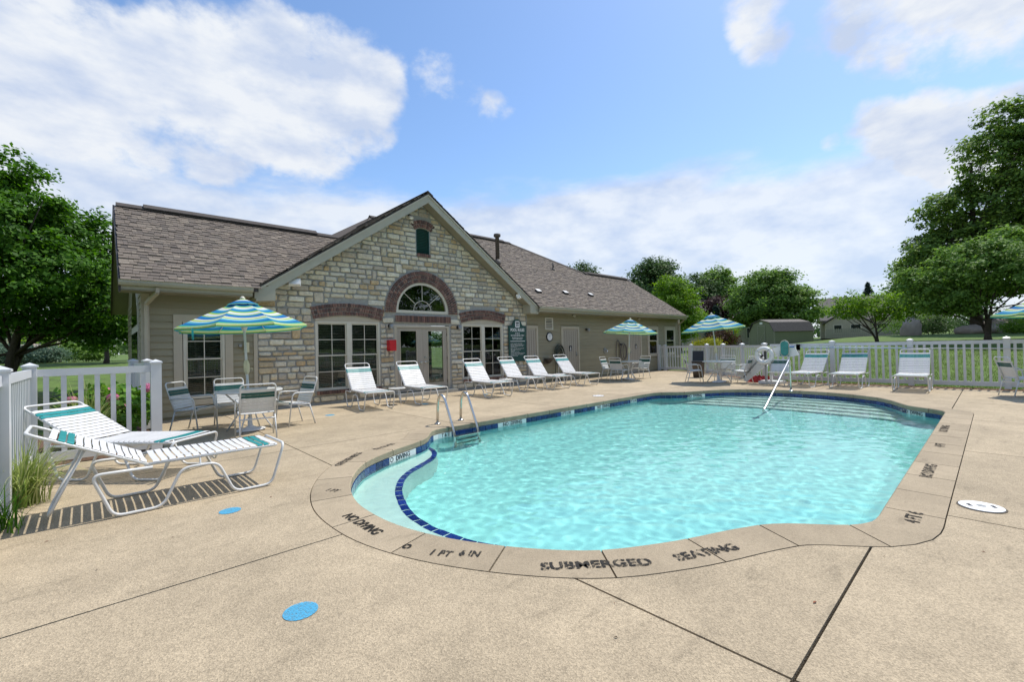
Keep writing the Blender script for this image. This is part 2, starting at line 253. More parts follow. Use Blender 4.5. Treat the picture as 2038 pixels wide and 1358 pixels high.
# ------------------------------------------------------------------ mesh helpers
def link(o, parent=None):
    COL.objects.link(o)
    if parent is not None:
        o.parent = parent
        if parent.get('_w'): o.location = -Vector(parent.location)     # geometry given in world coordinates under a root at its base
    return o
def mesh_obj(name, v, f, mat, parent=None, smooth=False, col=None):
    me = bpy.data.meshes.new(name); me.from_pydata([tuple(p) for p in v], [], f)
    me.materials.append(mt[mat] if isinstance(mat, str) else mat)
    if smooth: me.polygons.foreach_set('use_smooth', [True]*len(me.polygons))
    if col is not None:
        a = me.attributes.new('Col', 'FLOAT_COLOR', 'POINT')
        a.data.foreach_set('color', np.asarray(col, dtype=np.float32).ravel())
    me.update(); return link(bpy.data.objects.new(name, me), parent)
class MB:
    def __init__(s): s.v = []; s.f = []; s.c = []
    def add(s, v, f, col=None):
        k = len(s.v); s.v += [tuple(p) for p in v]; s.f += [tuple(i+k for i in q) for q in f]
        if col is not None: s.c += [tuple(col) + (1,)]*len(v)
        return s
    def box(s, x0, x1, y0, y1, z0, z1, col=None):
        return s.add([(x0,y0,z0),(x1,y0,z0),(x1,y1,z0),(x0,y1,z0),(x0,y0,z1),(x1,y0,z1),(x1,y1,z1),(x0,y1,z1)],
                     [(0,3,2,1),(4,5,6,7),(0,1,5,4),(1,2,6,5),(2,3,7,6),(3,0,4,7)], col)
    def obox(s, c, ax, ay, az, col=None):          # oriented box: centre and three half-axis vectors
        c, ax, ay, az = Vector(c), Vector(ax), Vector(ay), Vector(az)
        return s.add([c+ax*i+ay*j+az*k for i, j, k in ((-1,-1,-1),(1,-1,-1),(1,1,-1),(-1,1,-1),(-1,-1,1),(1,-1,1),(1,1,1),(-1,1,1))],
                     [(0,3,2,1),(4,5,6,7),(0,1,5,4),(1,2,6,5),(2,3,7,6),(3,0,4,7)], col)
    def bar(s, p, q, w, h, up=(0,0,1)):
        p, q = Vector(p), Vector(q); d = (q-p); ln = d.length; d.normalize(); u = Vector(up); sd_ = d.cross(u)
        if sd_.length < 1e-4: sd_ = d.cross(Vector((1,0,0)))
        sd_.normalize(); u = sd_.cross(d); return s.obox((p+q)/2, d*ln/2, sd_*w/2, u*h/2)
    def tube(s, pts, r, n=8, closed=False):
        pts = [Vector(p) for p in pts]; m = len(pts); rs = r if isinstance(r, (list, tuple)) else [r]*m
        k = len(s.v); nrm_ = None
        for i, p in enumerate(pts):
            if closed: t = pts[(i+1) % m]-pts[i-1]
            else: t = (pts[min(i+1, m-1)]-pts[max(i-1, 0)])
            t.normalize()
            if nrm_ is None:
                nrm_ = t.cross(Vector((0,0,1)))
                if nrm_.length < .05: nrm_ = t.cross(Vector((1,0,0)))
            nrm_ = (nrm_ - t*nrm_.dot(t)).normalized(); b = t.cross(nrm_)
            for j in range(n):
                a = 2*math.pi*j/n; s.v.append(tuple(p+(nrm_*math.cos(a)+b*math.sin(a))*rs[i]))
        for i in range(m if closed else m-1):
            a, b2 = k+i*n, k+((i+1) % m)*n
            for j in range(n): s.f.append((a+j, a+(j+1) % n, b2+(j+1) % n, b2+j))
        if not closed:
            s.f.append(tuple(k+j for j in range(n-1, -1, -1))); s.f.append(tuple(k+(m-1)*n+j for j in range(n)))
        return s
    def lathe(s, prof, n=16, o=(0,0,0)):
        k = len(s.v)
        for r, z in prof:
            for j in range(n):
                a = 2*math.pi*j/n; s.v.append((o[0]+r*math.cos(a), o[1]+r*math.sin(a), o[2]+z))
        for i in range(len(prof)-1):
            for j in range(n): s.f.append((k+i*n+j, k+i*n+(j+1) % n, k+(i+1)*n+(j+1) % n, k+(i+1)*n+j))
        s.f.append(tuple(k+j for j in range(n-1, -1, -1))); s.f.append(tuple(k+(len(prof)-1)*n+j for j in range(n)))
        return s
    def prism(s, poly, h0, h1, axis='y'):           # convex or simple outline in (x,z) pushed along y, or (x,y) along z
        n = len(poly)
        P = (lambda a, b, h: (a, h, b)) if axis == 'y' else ((lambda a, b, h: (a, b, h)) if axis == 'z' else (lambda a, b, h: (h, a, b)))
        v = [P(a, b, h0) for a, b in poly]+[P(a, b, h1) for a, b in poly]
        return s.add(v, [tuple(range(n)), tuple(range(2*n-1, n-1, -1))]+[(i, i+n, (i+1) % n+n, (i+1) % n) for i in range(n)])
    def build(s, name, mat, parent=None, smooth=False):
        return mesh_obj(name, s.v, s.f, mat, parent, smooth, s.c if s.c else None)
def fillet(pts, rad, n=4):
    pts = [Vector(p) for p in pts]; out = [pts[0]]
    for i in range(1, len(pts)-1):
        a, b, c = pts[i-1], pts[i], pts[i+1]; da, dc = a-b, c-b
        r = min(rad, da.length*.48, dc.length*.48); p, q = b+da.normalized()*r, b+dc.normalized()*r
        for k in range(n+1):
            t = k/n; out.append(p*(1-t)**2+b*2*t*(1-t)+q*t*t)
    return out+[pts[-1]]
def smooth_curve(pts, n=6, closed=False):
    P = [Vector(p) for p in pts]; m = len(P); out = []
    for i in range(m if closed else m-1):
        g = lambda k: P[k % m] if closed else P[max(0, min(m-1, k))]
        a, b, c, d = g(i-1), g(i), g(i+1), g(i+2)
        for k in range(n):
            t = k/n; out.append(.5*((2*b)+(c-a)*t+(2*a-5*b+4*c-d)*t*t+(3*b-a-3*c+d)*t**3))
    if not closed: out.append(P[-1])
    return out
def inside(p, poly):
    x, y = p; r = False; n = len(poly)
    for i in range(n):
        x0, y0 = poly[i]; x1, y1 = poly[i-1]
        if (y0 > y) != (y1 > y) and x < (x1-x0)*(y-y0)/(y1-y0)+x0: r = not r
    return r
def cdt(outer, holes):
    V, E_ = [], []
    for lp in [outer]+holes:
        k = len(V); V += [Vector((a, b)) for a, b in lp]; E_ += [(k+i, k+(i+1) % len(lp)) for i in range(len(lp))]
    vo, eo, fo, *_ = delaunay_2d_cdt(V, E_, [], 0, 1e-5)
    T = []
    for t in fo:
        c = (vo[t[0]]+vo[t[1]]+vo[t[2]])/3
        if inside(c, outer) and not any(inside(c, h) for h in holes): T.append(tuple(t))
    return [(p.x, p.y) for p in vo], T
def slab(outer, holes, h_top, h_bot, P=lambda a, b, h: (a, b, h)):
    """flat plate with holes: triangulated face at h_top and side walls down to h_bot"""
    vo, T = cdt(outer, holes); n = len(vo)
    v = [P(a, b, h_top) for a, b in vo]+[P(a, b, h_bot) for a, b in vo]; f = []; cnt = {}
    for t in T:
        a, b, c = [vo[i] for i in t]
        if (b[0]-a[0])*(c[1]-a[1])-(b[1]-a[1])*(c[0]-a[0]) < 0: t = t[::-1]
        f.append(t); f.append(tuple(i+n for i in t[::-1]))
        for i in range(3): cnt[(t[i], t[(i+1) % 3])] = 1
    for (a, b) in cnt:
        if (b, a) not in cnt: f.append((a, a+n, b+n, b))
    used = sorted({i for q in f for i in q}); mp = {k: i for i, k in enumerate(used)}
    return [v[i] for i in used], [tuple(mp[i] for i in q) for q in f]
def thing(name, label, cat, loc=(0,0,0), rz=0, group=None, world=False):
    o = bpy.data.objects.new(name, None); COL.objects.link(o); o.location = loc; o.rotation_euler = (0, 0, rz); o.empty_display_size = .2
    o['label'] = label; o['category'] = cat
    if group: o['group'] = group
    if world: o['_w'] = 1
    return o
def tag(o, label, cat, group=None, kind=None):
    o['label'] = label; o['category'] = cat
    if group: o['group'] = group
    if kind: o['kind'] = kind
    return o
def structure(o, label=None):
    o['kind'] = 'structure'
    if label: o['label'] = label
    return o
def stuff(o): o['kind'] = 'stuff'; return o
def copy_tree(o, parent=None):
    c = o.copy(); COL.objects.link(c); c.parent = parent
    for ch in o.children: copy_tree(ch, c)
    return c
def text(name, body, size, M4, mat, parent=None, align='CENTER', ext=.0015, bold=0, sx=1.0, space=1.0):
    cu_ = bpy.data.curves.new(name, 'FONT'); cu_.body = body; cu_.size = size; cu_.align_x = align; cu_.align_y = 'CENTER'; cu_.extrude = ext; cu_.offset = bold; cu_.space_character = space
    cu_.resolution_u = 3; cu_.materials.append(mt[mat]); tmp = bpy.data.objects.new(name, cu_); me = bpy.data.meshes.new_from_object(tmp); me.name = name; bpy.data.objects.remove(tmp); bpy.data.curves.remove(cu_)
    if not me.materials: me.materials.append(mt[mat])
    o = bpy.data.objects.new(name, me); COL.objects.link(o)
    m = M4 @ Matrix.Diagonal((sx, 1, 1, 1))
    if parent is not None:
        o.parent = parent
        if parent.get('_w'): m = Matrix.Translation(-Vector(parent.location)) @ m
    o.matrix_local = m; return o
def frame4(o, right, up):
    r_, u_ = Vector(right).normalized(), Vector(up).normalized(); n_ = r_.cross(u_)
    return Matrix(((r_.x,u_.x,n_.x,o[0]),(r_.y,u_.y,n_.y,o[1]),(r_.z,u_.z,n_.z,o[2]),(0,0,0,1)))

# ------------------------------------------------------------------ ground
def sst(a, b, x):
    t = np.clip((x-a)/(b-a), 0, 1); return t*t*(3-2*t)
def terrain_z(x, y):
    x = np.asarray(x, float); y = np.asarray(y, float)
    right = 1.30*sst(18.0, 33, x-3.8*sst(4, 9, y)*(1-sst(24, 32, x)))*(1-.35*sst(7, 16, y)) + .40*sst(33, 52, x)*(1-.6*sst(5, 16, y)) + .9*sst(60, 95, x)
    back = 1.15*sst(15, 40, y)*(1-sst(20, 40, x)) + .6*sst(50, 90, y)
    left = .9*sst(-8, -40, x)
    return -.07 + np.maximum(np.maximum(right, back), left) + .04*np.sin(x*.31)*np.sin(y*.27)*sst(19, 26, np.maximum(x, y))
def tz(x, y): return float(terrain_z(x, y))
def axis_pts(lo, hi, near0, near1, step):
    a = list(np.arange(near0, near1+1e-6, step)); x = near0; s = step
    L_ = []
    while x > lo: s *= 1.25; x -= s; L_.append(x)
    x = near1; s = step; H_ = []
    while x < hi: s *= 1.25; x += s; H_.append(x)
    return np.array(L_[::-1]+a+H_)
gx = axis_pts(-900, 900, -12, 54, 1.0); gy = axis_pts(-900, 900, -14, 48, 1.0)
GX, GY = np.meshgrid(gx, gy, indexing='ij'); GZ = terrain_z(GX, GY); ny = len(gy)
tv = np.stack([GX, GY, GZ], -1).reshape(-1, 3)
tf = []
for i in range(len(gx)-1):
    for j in range(ny-1):
        if 0 <= gx[i] and gx[i+1] <= 16 and -3 <= gy[j] and gy[j+1] <= 9: continue
        tf.append((i*ny+j, (i+1)*ny+j, (i+1)*ny+j+1, i*ny+j+1))
lawn = structure(mesh_obj('ground', tv.tolist(), tf, 'grass', None, True), 'mown green lawn rising gently beyond the pool fences')

# ------------------------------------------------------------------ pool outline (left end and its mirror)
PCX, PCY = 7.96, 3.65
q = [(4.75,.65),(4.5,.65),(4.3,.675),(4.13,.77),(3.99,.93),(3.87,1.08),(3.73,1.21),(3.57,1.30),(3.38,1.39),(3.05,1.53),(2.78,1.67),(2.5,1.85),(2.28,2.08),(2.05,2.42),(1.86,2.81),(1.74,3.24),(1.71,3.65)]
half = q + [(x, 2*PCY-y) for x, y in q[-2::-1]]
full = half + [(2*PCX-x, 2*PCY-(2*PCY-y)) for x, y in half[::-1]]
def resample(poly, step, closed=True):
    P = [Vector(p).to_2d() if len(p) > 2 else Vector(p) for p in poly]
    if closed: P = P+[P[0]]
    ds = [0]
    for i in range(1, len(P)): ds.append(ds[-1]+(P[i]-P[i-1]).length)
    n = max(3, round(ds[-1]/step)); out = []; k = 0
    for i in range(n if closed else n+1):
        t = min(ds[-1]*i/n, ds[-1]-1e-9)
        while ds[k+1] < t: k += 1
        u_ = (t-ds[k])/(ds[k+1]-ds[k]); out.append(P[k].lerp(P[k+1], u_))
    return out
dense = []
for i in range(len(full)):                      # keep the long sides straight under the spline
    a, b = Vector(full[i]), Vector(full[(i+1) % len(full)]); k = max(1, int((b-a).length/.3)); dense += [tuple(a.lerp(b, j/k)) for j in range(k)]
sm = [p.to_2d() for p in smooth_curve([(x, y, 0) for x, y in dense], 5, True)]
POOL = resample(sm, .11)
def offset(poly, d, closed=True):
    n = len(poly); out = []
    for i in range(n):
        a, b = poly[i-1] if (closed or i) else poly[0], poly[(i+1) % n] if (closed or i < n-1) else poly[-1]
        t = (b-a).normalized(); out.append(poly[i]+Vector((t.y, -t.x))*d)
    return out
area = sum(POOL[i-1].x*POOL[i].y-POOL[i].x*POOL[i-1].y for i in range(len(POOL)))
SG = 1 if area > 0 else -1           # outward sign
CO = offset(POOL, SG*.355)
CO2 = offset(POOL, SG*.363)
co_poly = [tuple(p) for p in CO2]

# deck: sub-base, then concrete panels parted by recessed joints
base_v, base_f = slab([(-.75,-8),(16.75,-8),(16.75,12.16),(.2,12.16),(.2,8.32),(-.75,8.32)], [[tuple(p) for p in offset(POOL, SG*.2)]], -.075, -.16)
deck = structure(mesh_obj('pool_deck', base_v, base_f, 'sub'), 'tan exposed aggregate concrete deck around the swimming pool')
xs = [-.72, 2.09, 4.87, 7.75, 10.7, 13.4, 16.72]; ys = [-8, -5.2, -2.3, .60, 3.42, 6.9, 9.62, 12.14]
def panel(x0, x1, y0, y1):
    g_ = .0075
    o_ = [(x0+g_, y0+g_), (x1-g_, y0+g_), (x1-g_, y1-g_), (x0+g_, y1-g_)]
    v_, f_ = slab(o_, [co_poly], 0, -.09)
    if f_: mesh_obj('deck_panel', v_, f_, 'deck', deck)
for i in range(len(xs)-1):
    for j in range(len(ys)-1):
        x0, x1, y0, y1 = xs[i], xs[i+1], ys[j], ys[j+1]
        if x1 <= 2.1 and y0 >= 9: x0 = .72
        if x1 <= 2.1 and y0 < 8.3 < y1: x0 = -.72; y1 = 8.33; panel(.72, x1, y1, 9.62)
        panel(x0, x1, y0, y1)

# coping: separate stones round the pool
cop = structure(thing('pool_coping', 'tan concrete coping stones round the pool edge', 'coping', world=True)); del cop['category']; cop['_w'] = 0
n = len(POOL); per = n*.11; ncop = round(per/.66)
for k in range(ncop):
    i0, i1 = int(round(k*n/ncop)), int(round((k+1)*n/ncop)); v, f = [], []
    idx = list(range(i0, i1+1)); m = len(idx)
    nose = offset(POOL, -SG*.012)
    for a, i in enumerate(idx):
        i %= n; j = (i+1) % n
        p, o_, nn = POOL[i].copy(), CO[i].copy(), nose[i].copy()
        t = (POOL[j]-POOL[i-1]).normalized()*(.006 if a == 0 else (-.006 if a == m-1 else 0))
        p += t; o_ += t; nn += t
        v += [(o_.x,o_.y,-.09),(o_.x,o_.y,.002),(p.x,p.y,.006),(nn.x,nn.y,-.006),(nn.x,nn.y,-.075),(p.x,p.y,-.088)]
    for a in range(m-1):
        for b in range(6):
            c_ = (b+1) % 6; qd = (a*6+b, a*6+c_, (a+1)*6+c_, (a+1)*6+b); f.append(qd[::-1] if SG > 0 else qd)
    f += [tuple(range(6)), tuple(range((m-1)*6+5, (m-1)*6-1, -1))]
    mesh_obj('coping_stone', v, f, 'coping', cop)

# basin
WZ = -.165; FZ = -1.15; WAMP = .0010
basin_poly = [tuple(p) for p in POOL]
v, f = [], []
walls = MB()
cove = [(0, -.086), (0, FZ+.5), (.03, FZ+.32), (.10, FZ+.17), (.22, FZ+.06), (.36, FZ)]
rings = [offset(POOL, -SG*d_) for d_, z_ in cove]; fo = rings[-1]; nc = len(cove)
for i in range(n):
    for k in range(nc): walls.v.append((rings[k][i].x, rings[k][i].y, cove[k][1]))
for i in range(n):
    j = (i+1) % n
    for k in range(nc-1): walls.f.append((i*nc+k, i*nc+k+1, j*nc+k+1, j*nc+k))
fv, ft = cdt([tuple(p) for p in fo], [])
walls.add([(a, b, FZ) for a, b in fv], ft)
basin = structure(walls.build('pool_basin', 'plaster', None, True), 'white plastered swimming pool basin')
# waterline tile band, one object per tile
tm = {}
def tile_at(p, t, ln, mat, z0, z1, name='tile', dep=.012, proto=None):
    key = (mat, round(ln, 3), z0, z1)
    if key not in tm:
        b = MB(); b.box(-ln/2, ln/2, 0, dep, z0, z1); me = bpy.data.meshes.new(name); me.from_pydata(b.v, [], b.f); me.materials.append(mt[mat]); tm[key] = me
    o = bpy.data.objects.new(name, tm[key]); o.location = (p.x, p.y, 0); o.rotation_euler = (0, 0, math.atan2(t.y, t.x)); return link(o, basin)
wt = resample(POOL, .156); m = len(wt)
marks = [((4.42,6.65),.40,'3 FT 6 IN'),((6.12,6.65),.66,'NO  DIVING'),((7.81,6.65),.40,'4 FT 6 IN'),((9.19,6.65),.66,'NO  DIVING'),((10.56,6.65),.40,'3 FT 6 IN'),((12.54,5.81),.62,'NO  DIVING'),((3.12,5.87),.60,'NO  DIVING'),((12.0,1.32),.60,'NO  DIVING')]
g2 = MB(); gi = offset(POOL, -SG*.004)
for i in range(n): g2.v += [(gi[i].x, gi[i].y, -.087), (gi[i].x, gi[i].y, -.245)]
for i in range(n): j = (i+1) % n; g2.f.append((2*i, 2*i+1, 2*j+1, 2*j))
g2.build('grout_band', 'grout', basin)
for i in range(m):
    a, b = wt[i], wt[(i+1) % m]; c = (a+b)/2; t = (b-a).normalized(); inw = Vector((-t.y, t.x))*SG
    best = min(marks, key=lambda k_: (Vector(k_[0])-c).length); ismark = (Vector(best[0])-c).length < best[1]/2
    if SG < 0: t = -t
    tile_at(c+inw*.004, t, .147, 'whitetile' if ismark else 'tile', -.24, -.09)
for (mx_, my_), w_, s_ in marks:
    i = min(range(n), key=lambda k_: (POOL[k_]-Vector((mx_, my_))).length); t = (POOL[(i+1) % n]-POOL[i-1]).normalized(); inw = Vector((-t.y, t.x))*SG; p = POOL[i]+inw*.02
    rt = Vector((inw.y, -inw.x)) * -1
    text('lettering', s_, .095 if 'NO' in s_ else .088, frame4((p.x, p.y, -.128), (rt.x, rt.y, 0), (0, 0, 1)), 'inktext', basin, bold=.001, sx=1.0 if 'NO' in s_ else .95)

# sun shelf (bench) in the left bulge with a cobalt tile nosing; entry steps in the right bulge
bl = [(4.05,6.62),(3.99,6.35),(3.93,6.1),(3.80,5.86),(3.62,5.67),(3.36,5.5),(3.07,5.33),(2.81,5.08),(2.58,4.74),(2.43,4.40),(2.32,4.07),(2.27,3.65),(2.32,3.23),(2.43,2.9),(2.58,2.56),(2.81,2.22),(3.07,1.97),(3.36,1.8),(3.62,1.63),(3.80,1.44),(3.95,1.2),(4.02,.9),(4.1,.74)]
bc = resample([p.to_2d() for p in smooth_curve([(a, b, 0) for a, b in bl], 4)], .1, False)
BZ = -.40
sh = MB(); wl = [p for p in POOL if p.x < 4.2]
wl2 = []
i0 = max(range(n), key=lambda k_: (POOL[k_].y if POOL[k_].x < 4.2 else -9))
for p in bc:
    wl2.append(min(POOL, key=lambda z_: (z_-p).length))
for i in range(len(bc)):
    p, w_ = bc[i], wl2[i]; sh.v += [(w_.x,w_.y,BZ),(p.x,p.y,BZ),(p.x+.02,p.y,FZ)]
for i in range(len(bc)-1):
    for k in range(2): sh.f.append((i*3+k, i*3+k+1, (i+1)*3+k+1, (i+1)*3+k))
sh.build('sun_shelf', 'plasterw', basin)
bt = resample([p for p in bc], .158, False)
for i in range(len(bt)-1):
    a, b = bt[i], bt[i+1]; c = (a+b)/2; t = (b-a).normalized()
    key = 'bt'
    if key not in tm:
        b_ = MB(); b_.box(-.072, .072, -.075, .006, BZ-.05, BZ+.006); me = bpy.data.meshes.new('nosing_tile'); me.from_pydata(b_.v, [], b_.f); me.materials.append(mt['benchtile']); tm[key] = me
    o = bpy.data.objects.new('nosing_tile', tm[key]); o.location = (c.x, c.y, 0); o.rotation_euler = (0, 0, math.atan2(t.y, t.x)); link(o, basin)
for k in range(5):
    x0 = 13.80-.37*k; zt = -.30-.165*k; st = MB(); rows = []
    ar = [(x0-.055*(y-PCY)**2, y) for y in np.linspace(PCY-2.75, PCY+2.75, 23)]
    for a, b in ar:
        # run the tread back to the wall
        ps = [p for p in POOL if p.x > 11 and abs(p.y-b) < .12]
        xw = max((p.x for p in ps), default=a)
        if a > xw: a = xw
        st.v += [(xw+.03, b, zt), (a, b, zt), (a, b, zt-.02), (a+.02, b, FZ)]
    for i in range(len(ar)-1):
        for j in range(3): st.f.append((i*4+j, i*4+j+1, (i+1)*4+j+1, (i+1)*4+j))
    st.build('pool_step', 'plasterw', basin)
# water: a finely rippled surface
wr = np.random.RandomState(12); WS = .026
wx = np.arange(1.55, 14.40, WS); wy = np.arange(.50, 6.82, WS); WX, WY = np.meshgrid(wx, wy, indexing='ij'); WH = np.zeros_like(WX)
for _ in range(54):
    lam = math.exp(wr.uniform(math.log(.095), math.log(.45))); a = wr.normal(.9, .9); k_ = 2*math.pi/lam
    WH += WAMP*lam**1.25*np.sin(k_*(WX*math.cos(a)+WY*math.sin(a))+.5*np.sin(.9*WX+.7*WY+wr.uniform(0, 6))+wr.uniform(0, 6.28))
pin = [tuple(q_) for q_ in offset(POOL, SG*.07)]
nx_, ny_ = WX.shape
ok = np.zeros((nx_, ny_), bool)
for j in range(ny_):                               # scan-line test of the grid cells against the outline
    yc = wy[j]+WS/2; xs_ = sorted(pin[i-1][0]+(yc-pin[i-1][1])*(pin[i][0]-pin[i-1][0])/(pin[i][1]-pin[i-1][1]) for i in range(len(pin)) if (pin[i][1] > yc) != (pin[i-1][1] > yc))
    for a, b in zip(xs_[::2], xs_[1::2]): ok[(wx+WS/2 > a) & (wx+WS/2 < b), j] = True
wv = np.stack([WX, WY, WZ+WH], -1).reshape(-1, 3)
wf = [(i*ny_+j, (i+1)*ny_+j, (i+1)*ny_+j+1, i*ny_+j+1) for i, j in zip(*np.nonzero(ok[:-1, :-1]))]
water = structure(mesh_obj('water', wv.tolist(), wf, 'water', None, True), 'clear rippled turquoise pool water')
water.cycles.is_caustics_caster = True
for o in [basin]+list(basin.children): o.cycles.is_caustics_receiver = True

# stencilled words on the coping
def ground_text(body, c, d, size, mat='blacktext', sx=1.0, up_left=True):
    d = Vector(d).normalized(); up = Vector((-d.y, d.x))
    return text('stencil_lettering', body, size, frame4((c[0], c[1], .0085), (d.x, d.y, 0), (up.x, up.y, 0)), mat, cop, ext=.0, bold=.004, sx=sx)
ground_text('NO DIVING', (1.545, 3.50), (.03, -1), .125, 'blacktext2', .86)
ground_text('1 FT', (1.70, 2.60), (.42, -.7), .11, 'blacktext', .8); ground_text('6 IN', (1.835, 2.45), (.55, -.75), .11, 'blacktext', .75)
ground_text('O', (1.59, 2.86), (.42, -.9), .085, 'blacktext2')
ground_text('SUBMERGED', (2.31, 1.755), (.76, -.65), .125, 'blacktext', 1.02); ground_text('SEATING', (2.955, 1.335), (.9, -.43), .125, 'blacktext', .98)
ground_text('4 FT 6', (4.63, .46), (1, .0), .13, 'blacktext', .85); ground_text('NO DIVING', (6.35, .50), (1, .0), .13, 'blacktext', .95)
ground_text('4 FT', (7.93, .51), (1, 0), .13, 'blacktext'); ground_text('NO DIVING', (9.4, .55), (1, 0), .13, 'blacktext')
ground_text('SUBMERGED', (2.36, 5.70), (-.72, -.66), .12, 'blacktext', 1.0); ground_text('SEATING', (3.02, 6.03), (-.94, -.36), .11, 'blacktext', .9)
ground_text('1 FT', (1.71, 4.54), (.45, -.9), .10, 'blacktext', .8)
# blue paint dots
def dot(x, y, r_, lab, grp=None):
    b = MB(); vv = [(x+r_*math.cos(a), y+r_*math.sin(a), .0035) for a in np.linspace(0, 2*math.pi, 33)[:-1]]; b.add(vv, [tuple(range(32))])
    tag(b.build('paint_dot', 'bluedot'), lab, 'paint mark', 'blue spray-painted dots on the deck')
dot(.79, 2.58, .088, 'largest blue spray-painted dot in the open foreground deck'); dot(.85, 4.66, .085, 'blue spray-painted dot beside the nearest chaise lounger')
dot(3.71, 9.92, .10, 'blue spray-painted dot between the left umbrella table and the brick-silled windows'); dot(6.1, 9.9, .09, 'blue spray-painted dot under the chaise in front of the french doors')
dot(8.5, 10.4, .09, 'blue spray-painted dot under the chaise right of the french doors')
# skimmer lids
def lid(x, y, r_, lab):
    t = thing('skimmer_lid', lab, 'skimmer lid', (x, y, 0), .4, 'round white skimmer lids in the deck')
    b = MB(); b.lathe([(r_+.012, .001), (r_+.012, .0045)], 40); b.build('ring', 'joint', t)
    b = MB(); b.lathe([(r_, .004), (r_, .010), (r_-.012, .012), (.001, .013)], 40); b.build('disc', 'white', t)
    for s_ in (-1, 1):
        b = MB(); b.box(-.03, .03, s_*.075-.012, s_*.075+.012, .0125, .0145); b.build('finger_hole', 'dark', t)
    b = MB(); b.lathe([(.03, .0125), (.03, .0145)], 14); b.build('centre_boss', 'galv', t)
lid(5.28, .11, .135, 'round white skimmer lid in the deck right of the pool corner')
lid(10.05, 7.42, .15, 'small white skimmer lid beyond the far long side of the pool')

# ------------------------------------------------------------------ clubhouse
FYW = 12.10                                     # plane of the front wall
club = thing('clubhouse', 'tan stone and khaki siding clubhouse with brown shingled gable roof', 'building', (7.45, 12.1, 0), 0, None, True)
GCX, GAP, GSL = 7.45, 6.20, .687                # gable centre, roof top height at the peak, slope
SX0, SX1 = 2.82, 11.92
def gz(x): return GAP-.27-GSL*abs(x-GCX)        # underside of the gable roof at the wall
def arc(cx, cz, r, a0, a1, k): return [(cx+r*math.cos(a), cz+r*math.sin(a)) for a in np.linspace(a0, a1, k)]
WIN = [(4.18, 5.98), (8.92, 10.74)]; WZ0, WZ1, WRZ = .36, 2.205, 1.29
FAN = (7.44, 2.53, .93)
AR = 3.59
def seg_arch(x0, x1, rise0, rise1, r):          # centre of a segmental arch through its crown
    return (x0+x1)/2, rise1-r
holes = []
for x0, x1 in WIN:
    cx, cz = seg_arch(x0, x1, 0, 2.365, AR); a = math.asin((x1-x0)/2/AR)
    holes.append([(x0, WZ0), (x1, WZ0)]+arc(cx, cz, AR, math.pi/2-a, math.pi/2+a, 13))
holes.append([(6.45, -.0), (8.41, -.0), (8.41, 2.14), (6.45, 2.14)])
holes.append(arc(FAN[0], FAN[1], FAN[2], 0, math.pi, 25))
va = math.asin(.235/.45)
holes.append([(7.25, 4.37), (7.72, 4.37)]+arc(7.485, 5.18-.45, .45, math.pi/2-va, math.pi/2+va, 7))
wall_outer = [(SX0, .02), (SX1, .02), (SX1, gz(SX1)), (GCX, gz(GCX)), (SX0, gz(SX0))]
holes[2] = [(6.45, .03), (8.41, .03), (8.41, 2.14), (6.45, 2.14)]
PW = lambda a, b, h: (a, h, b)
v, f = slab(wall_outer, holes, FYW-.02, FYW+.13, PW); f = [t[::-1] for t in f]
stone_wall = mesh_obj('stone_wall', v, f, 'mortar', club)
stone_wall['label'] = 'gable wall of cream and tan rubble limestone'
# forbidden boxes (windows, brick arches, doors)
def blocked(z0, z1):
    out = []
    for x0, x1 in WIN:
        if z1 > WZ0-.10 and z0 < 2.28: out.append((x0-.015, x1+.015))
        cx, cz = seg_arch(x0, x1, 0, 2.365, AR)
        zz = max(z0, 2.24)
        if z1 > 2.24 and zz < 2.72:
            r2 = AR+.355; h = zz-cz
            if h < r2:
                wv_ = min(math.sqrt(max(0, r2*r2-h*h)), .985); out.append((cx-wv_, cx+wv_))
    if z0 < 2.44: out.append((6.43, 8.46))
    if z1 > 2.45 and z0 < FAN[1]+1.30:
        zz = max(z0, FAN[1]); wv_ = math.sqrt(max(0, 1.295**2-(zz-FAN[1])**2)); out.append((FAN[0]-wv_, FAN[0]+wv_))
    if z1 > 4.285 and z0 < 5.47: out.append((7.235 if z0 < 5.1 else 7.19, 7.735 if z0 < 5.1 else 7.79))
    return out
def clip_half(poly, a, b, c):                   # keep a*x+b*z<=c
    out = []
    for i in range(len(poly)):
        p, q_ = poly[i-1], poly[i]; dp, dq = a*p[0]+b*p[1]-c, a*q_[0]+b*q_[1]-c
        if (dp <= 0) != (dq <= 0):
            t = dp/(dp-dq); out.append((p[0]+(q_[0]-p[0])*t, p[1]+(q_[1]-p[1])*t))
        if dq <= 0: out.append(q_)
    return out
STC = [(.90,.83,.66),(.86,.78,.60),(.94,.88,.72),(.80,.67,.46),(.72,.55,.34),(.88,.82,.69),(.83,.75,.61),(.72,.67,.58),(.96,.92,.79),(.90,.83,.67),(.86,.80,.64),(.68,.60,.49)]
sr = random.Random(11); stones = []
z = .06
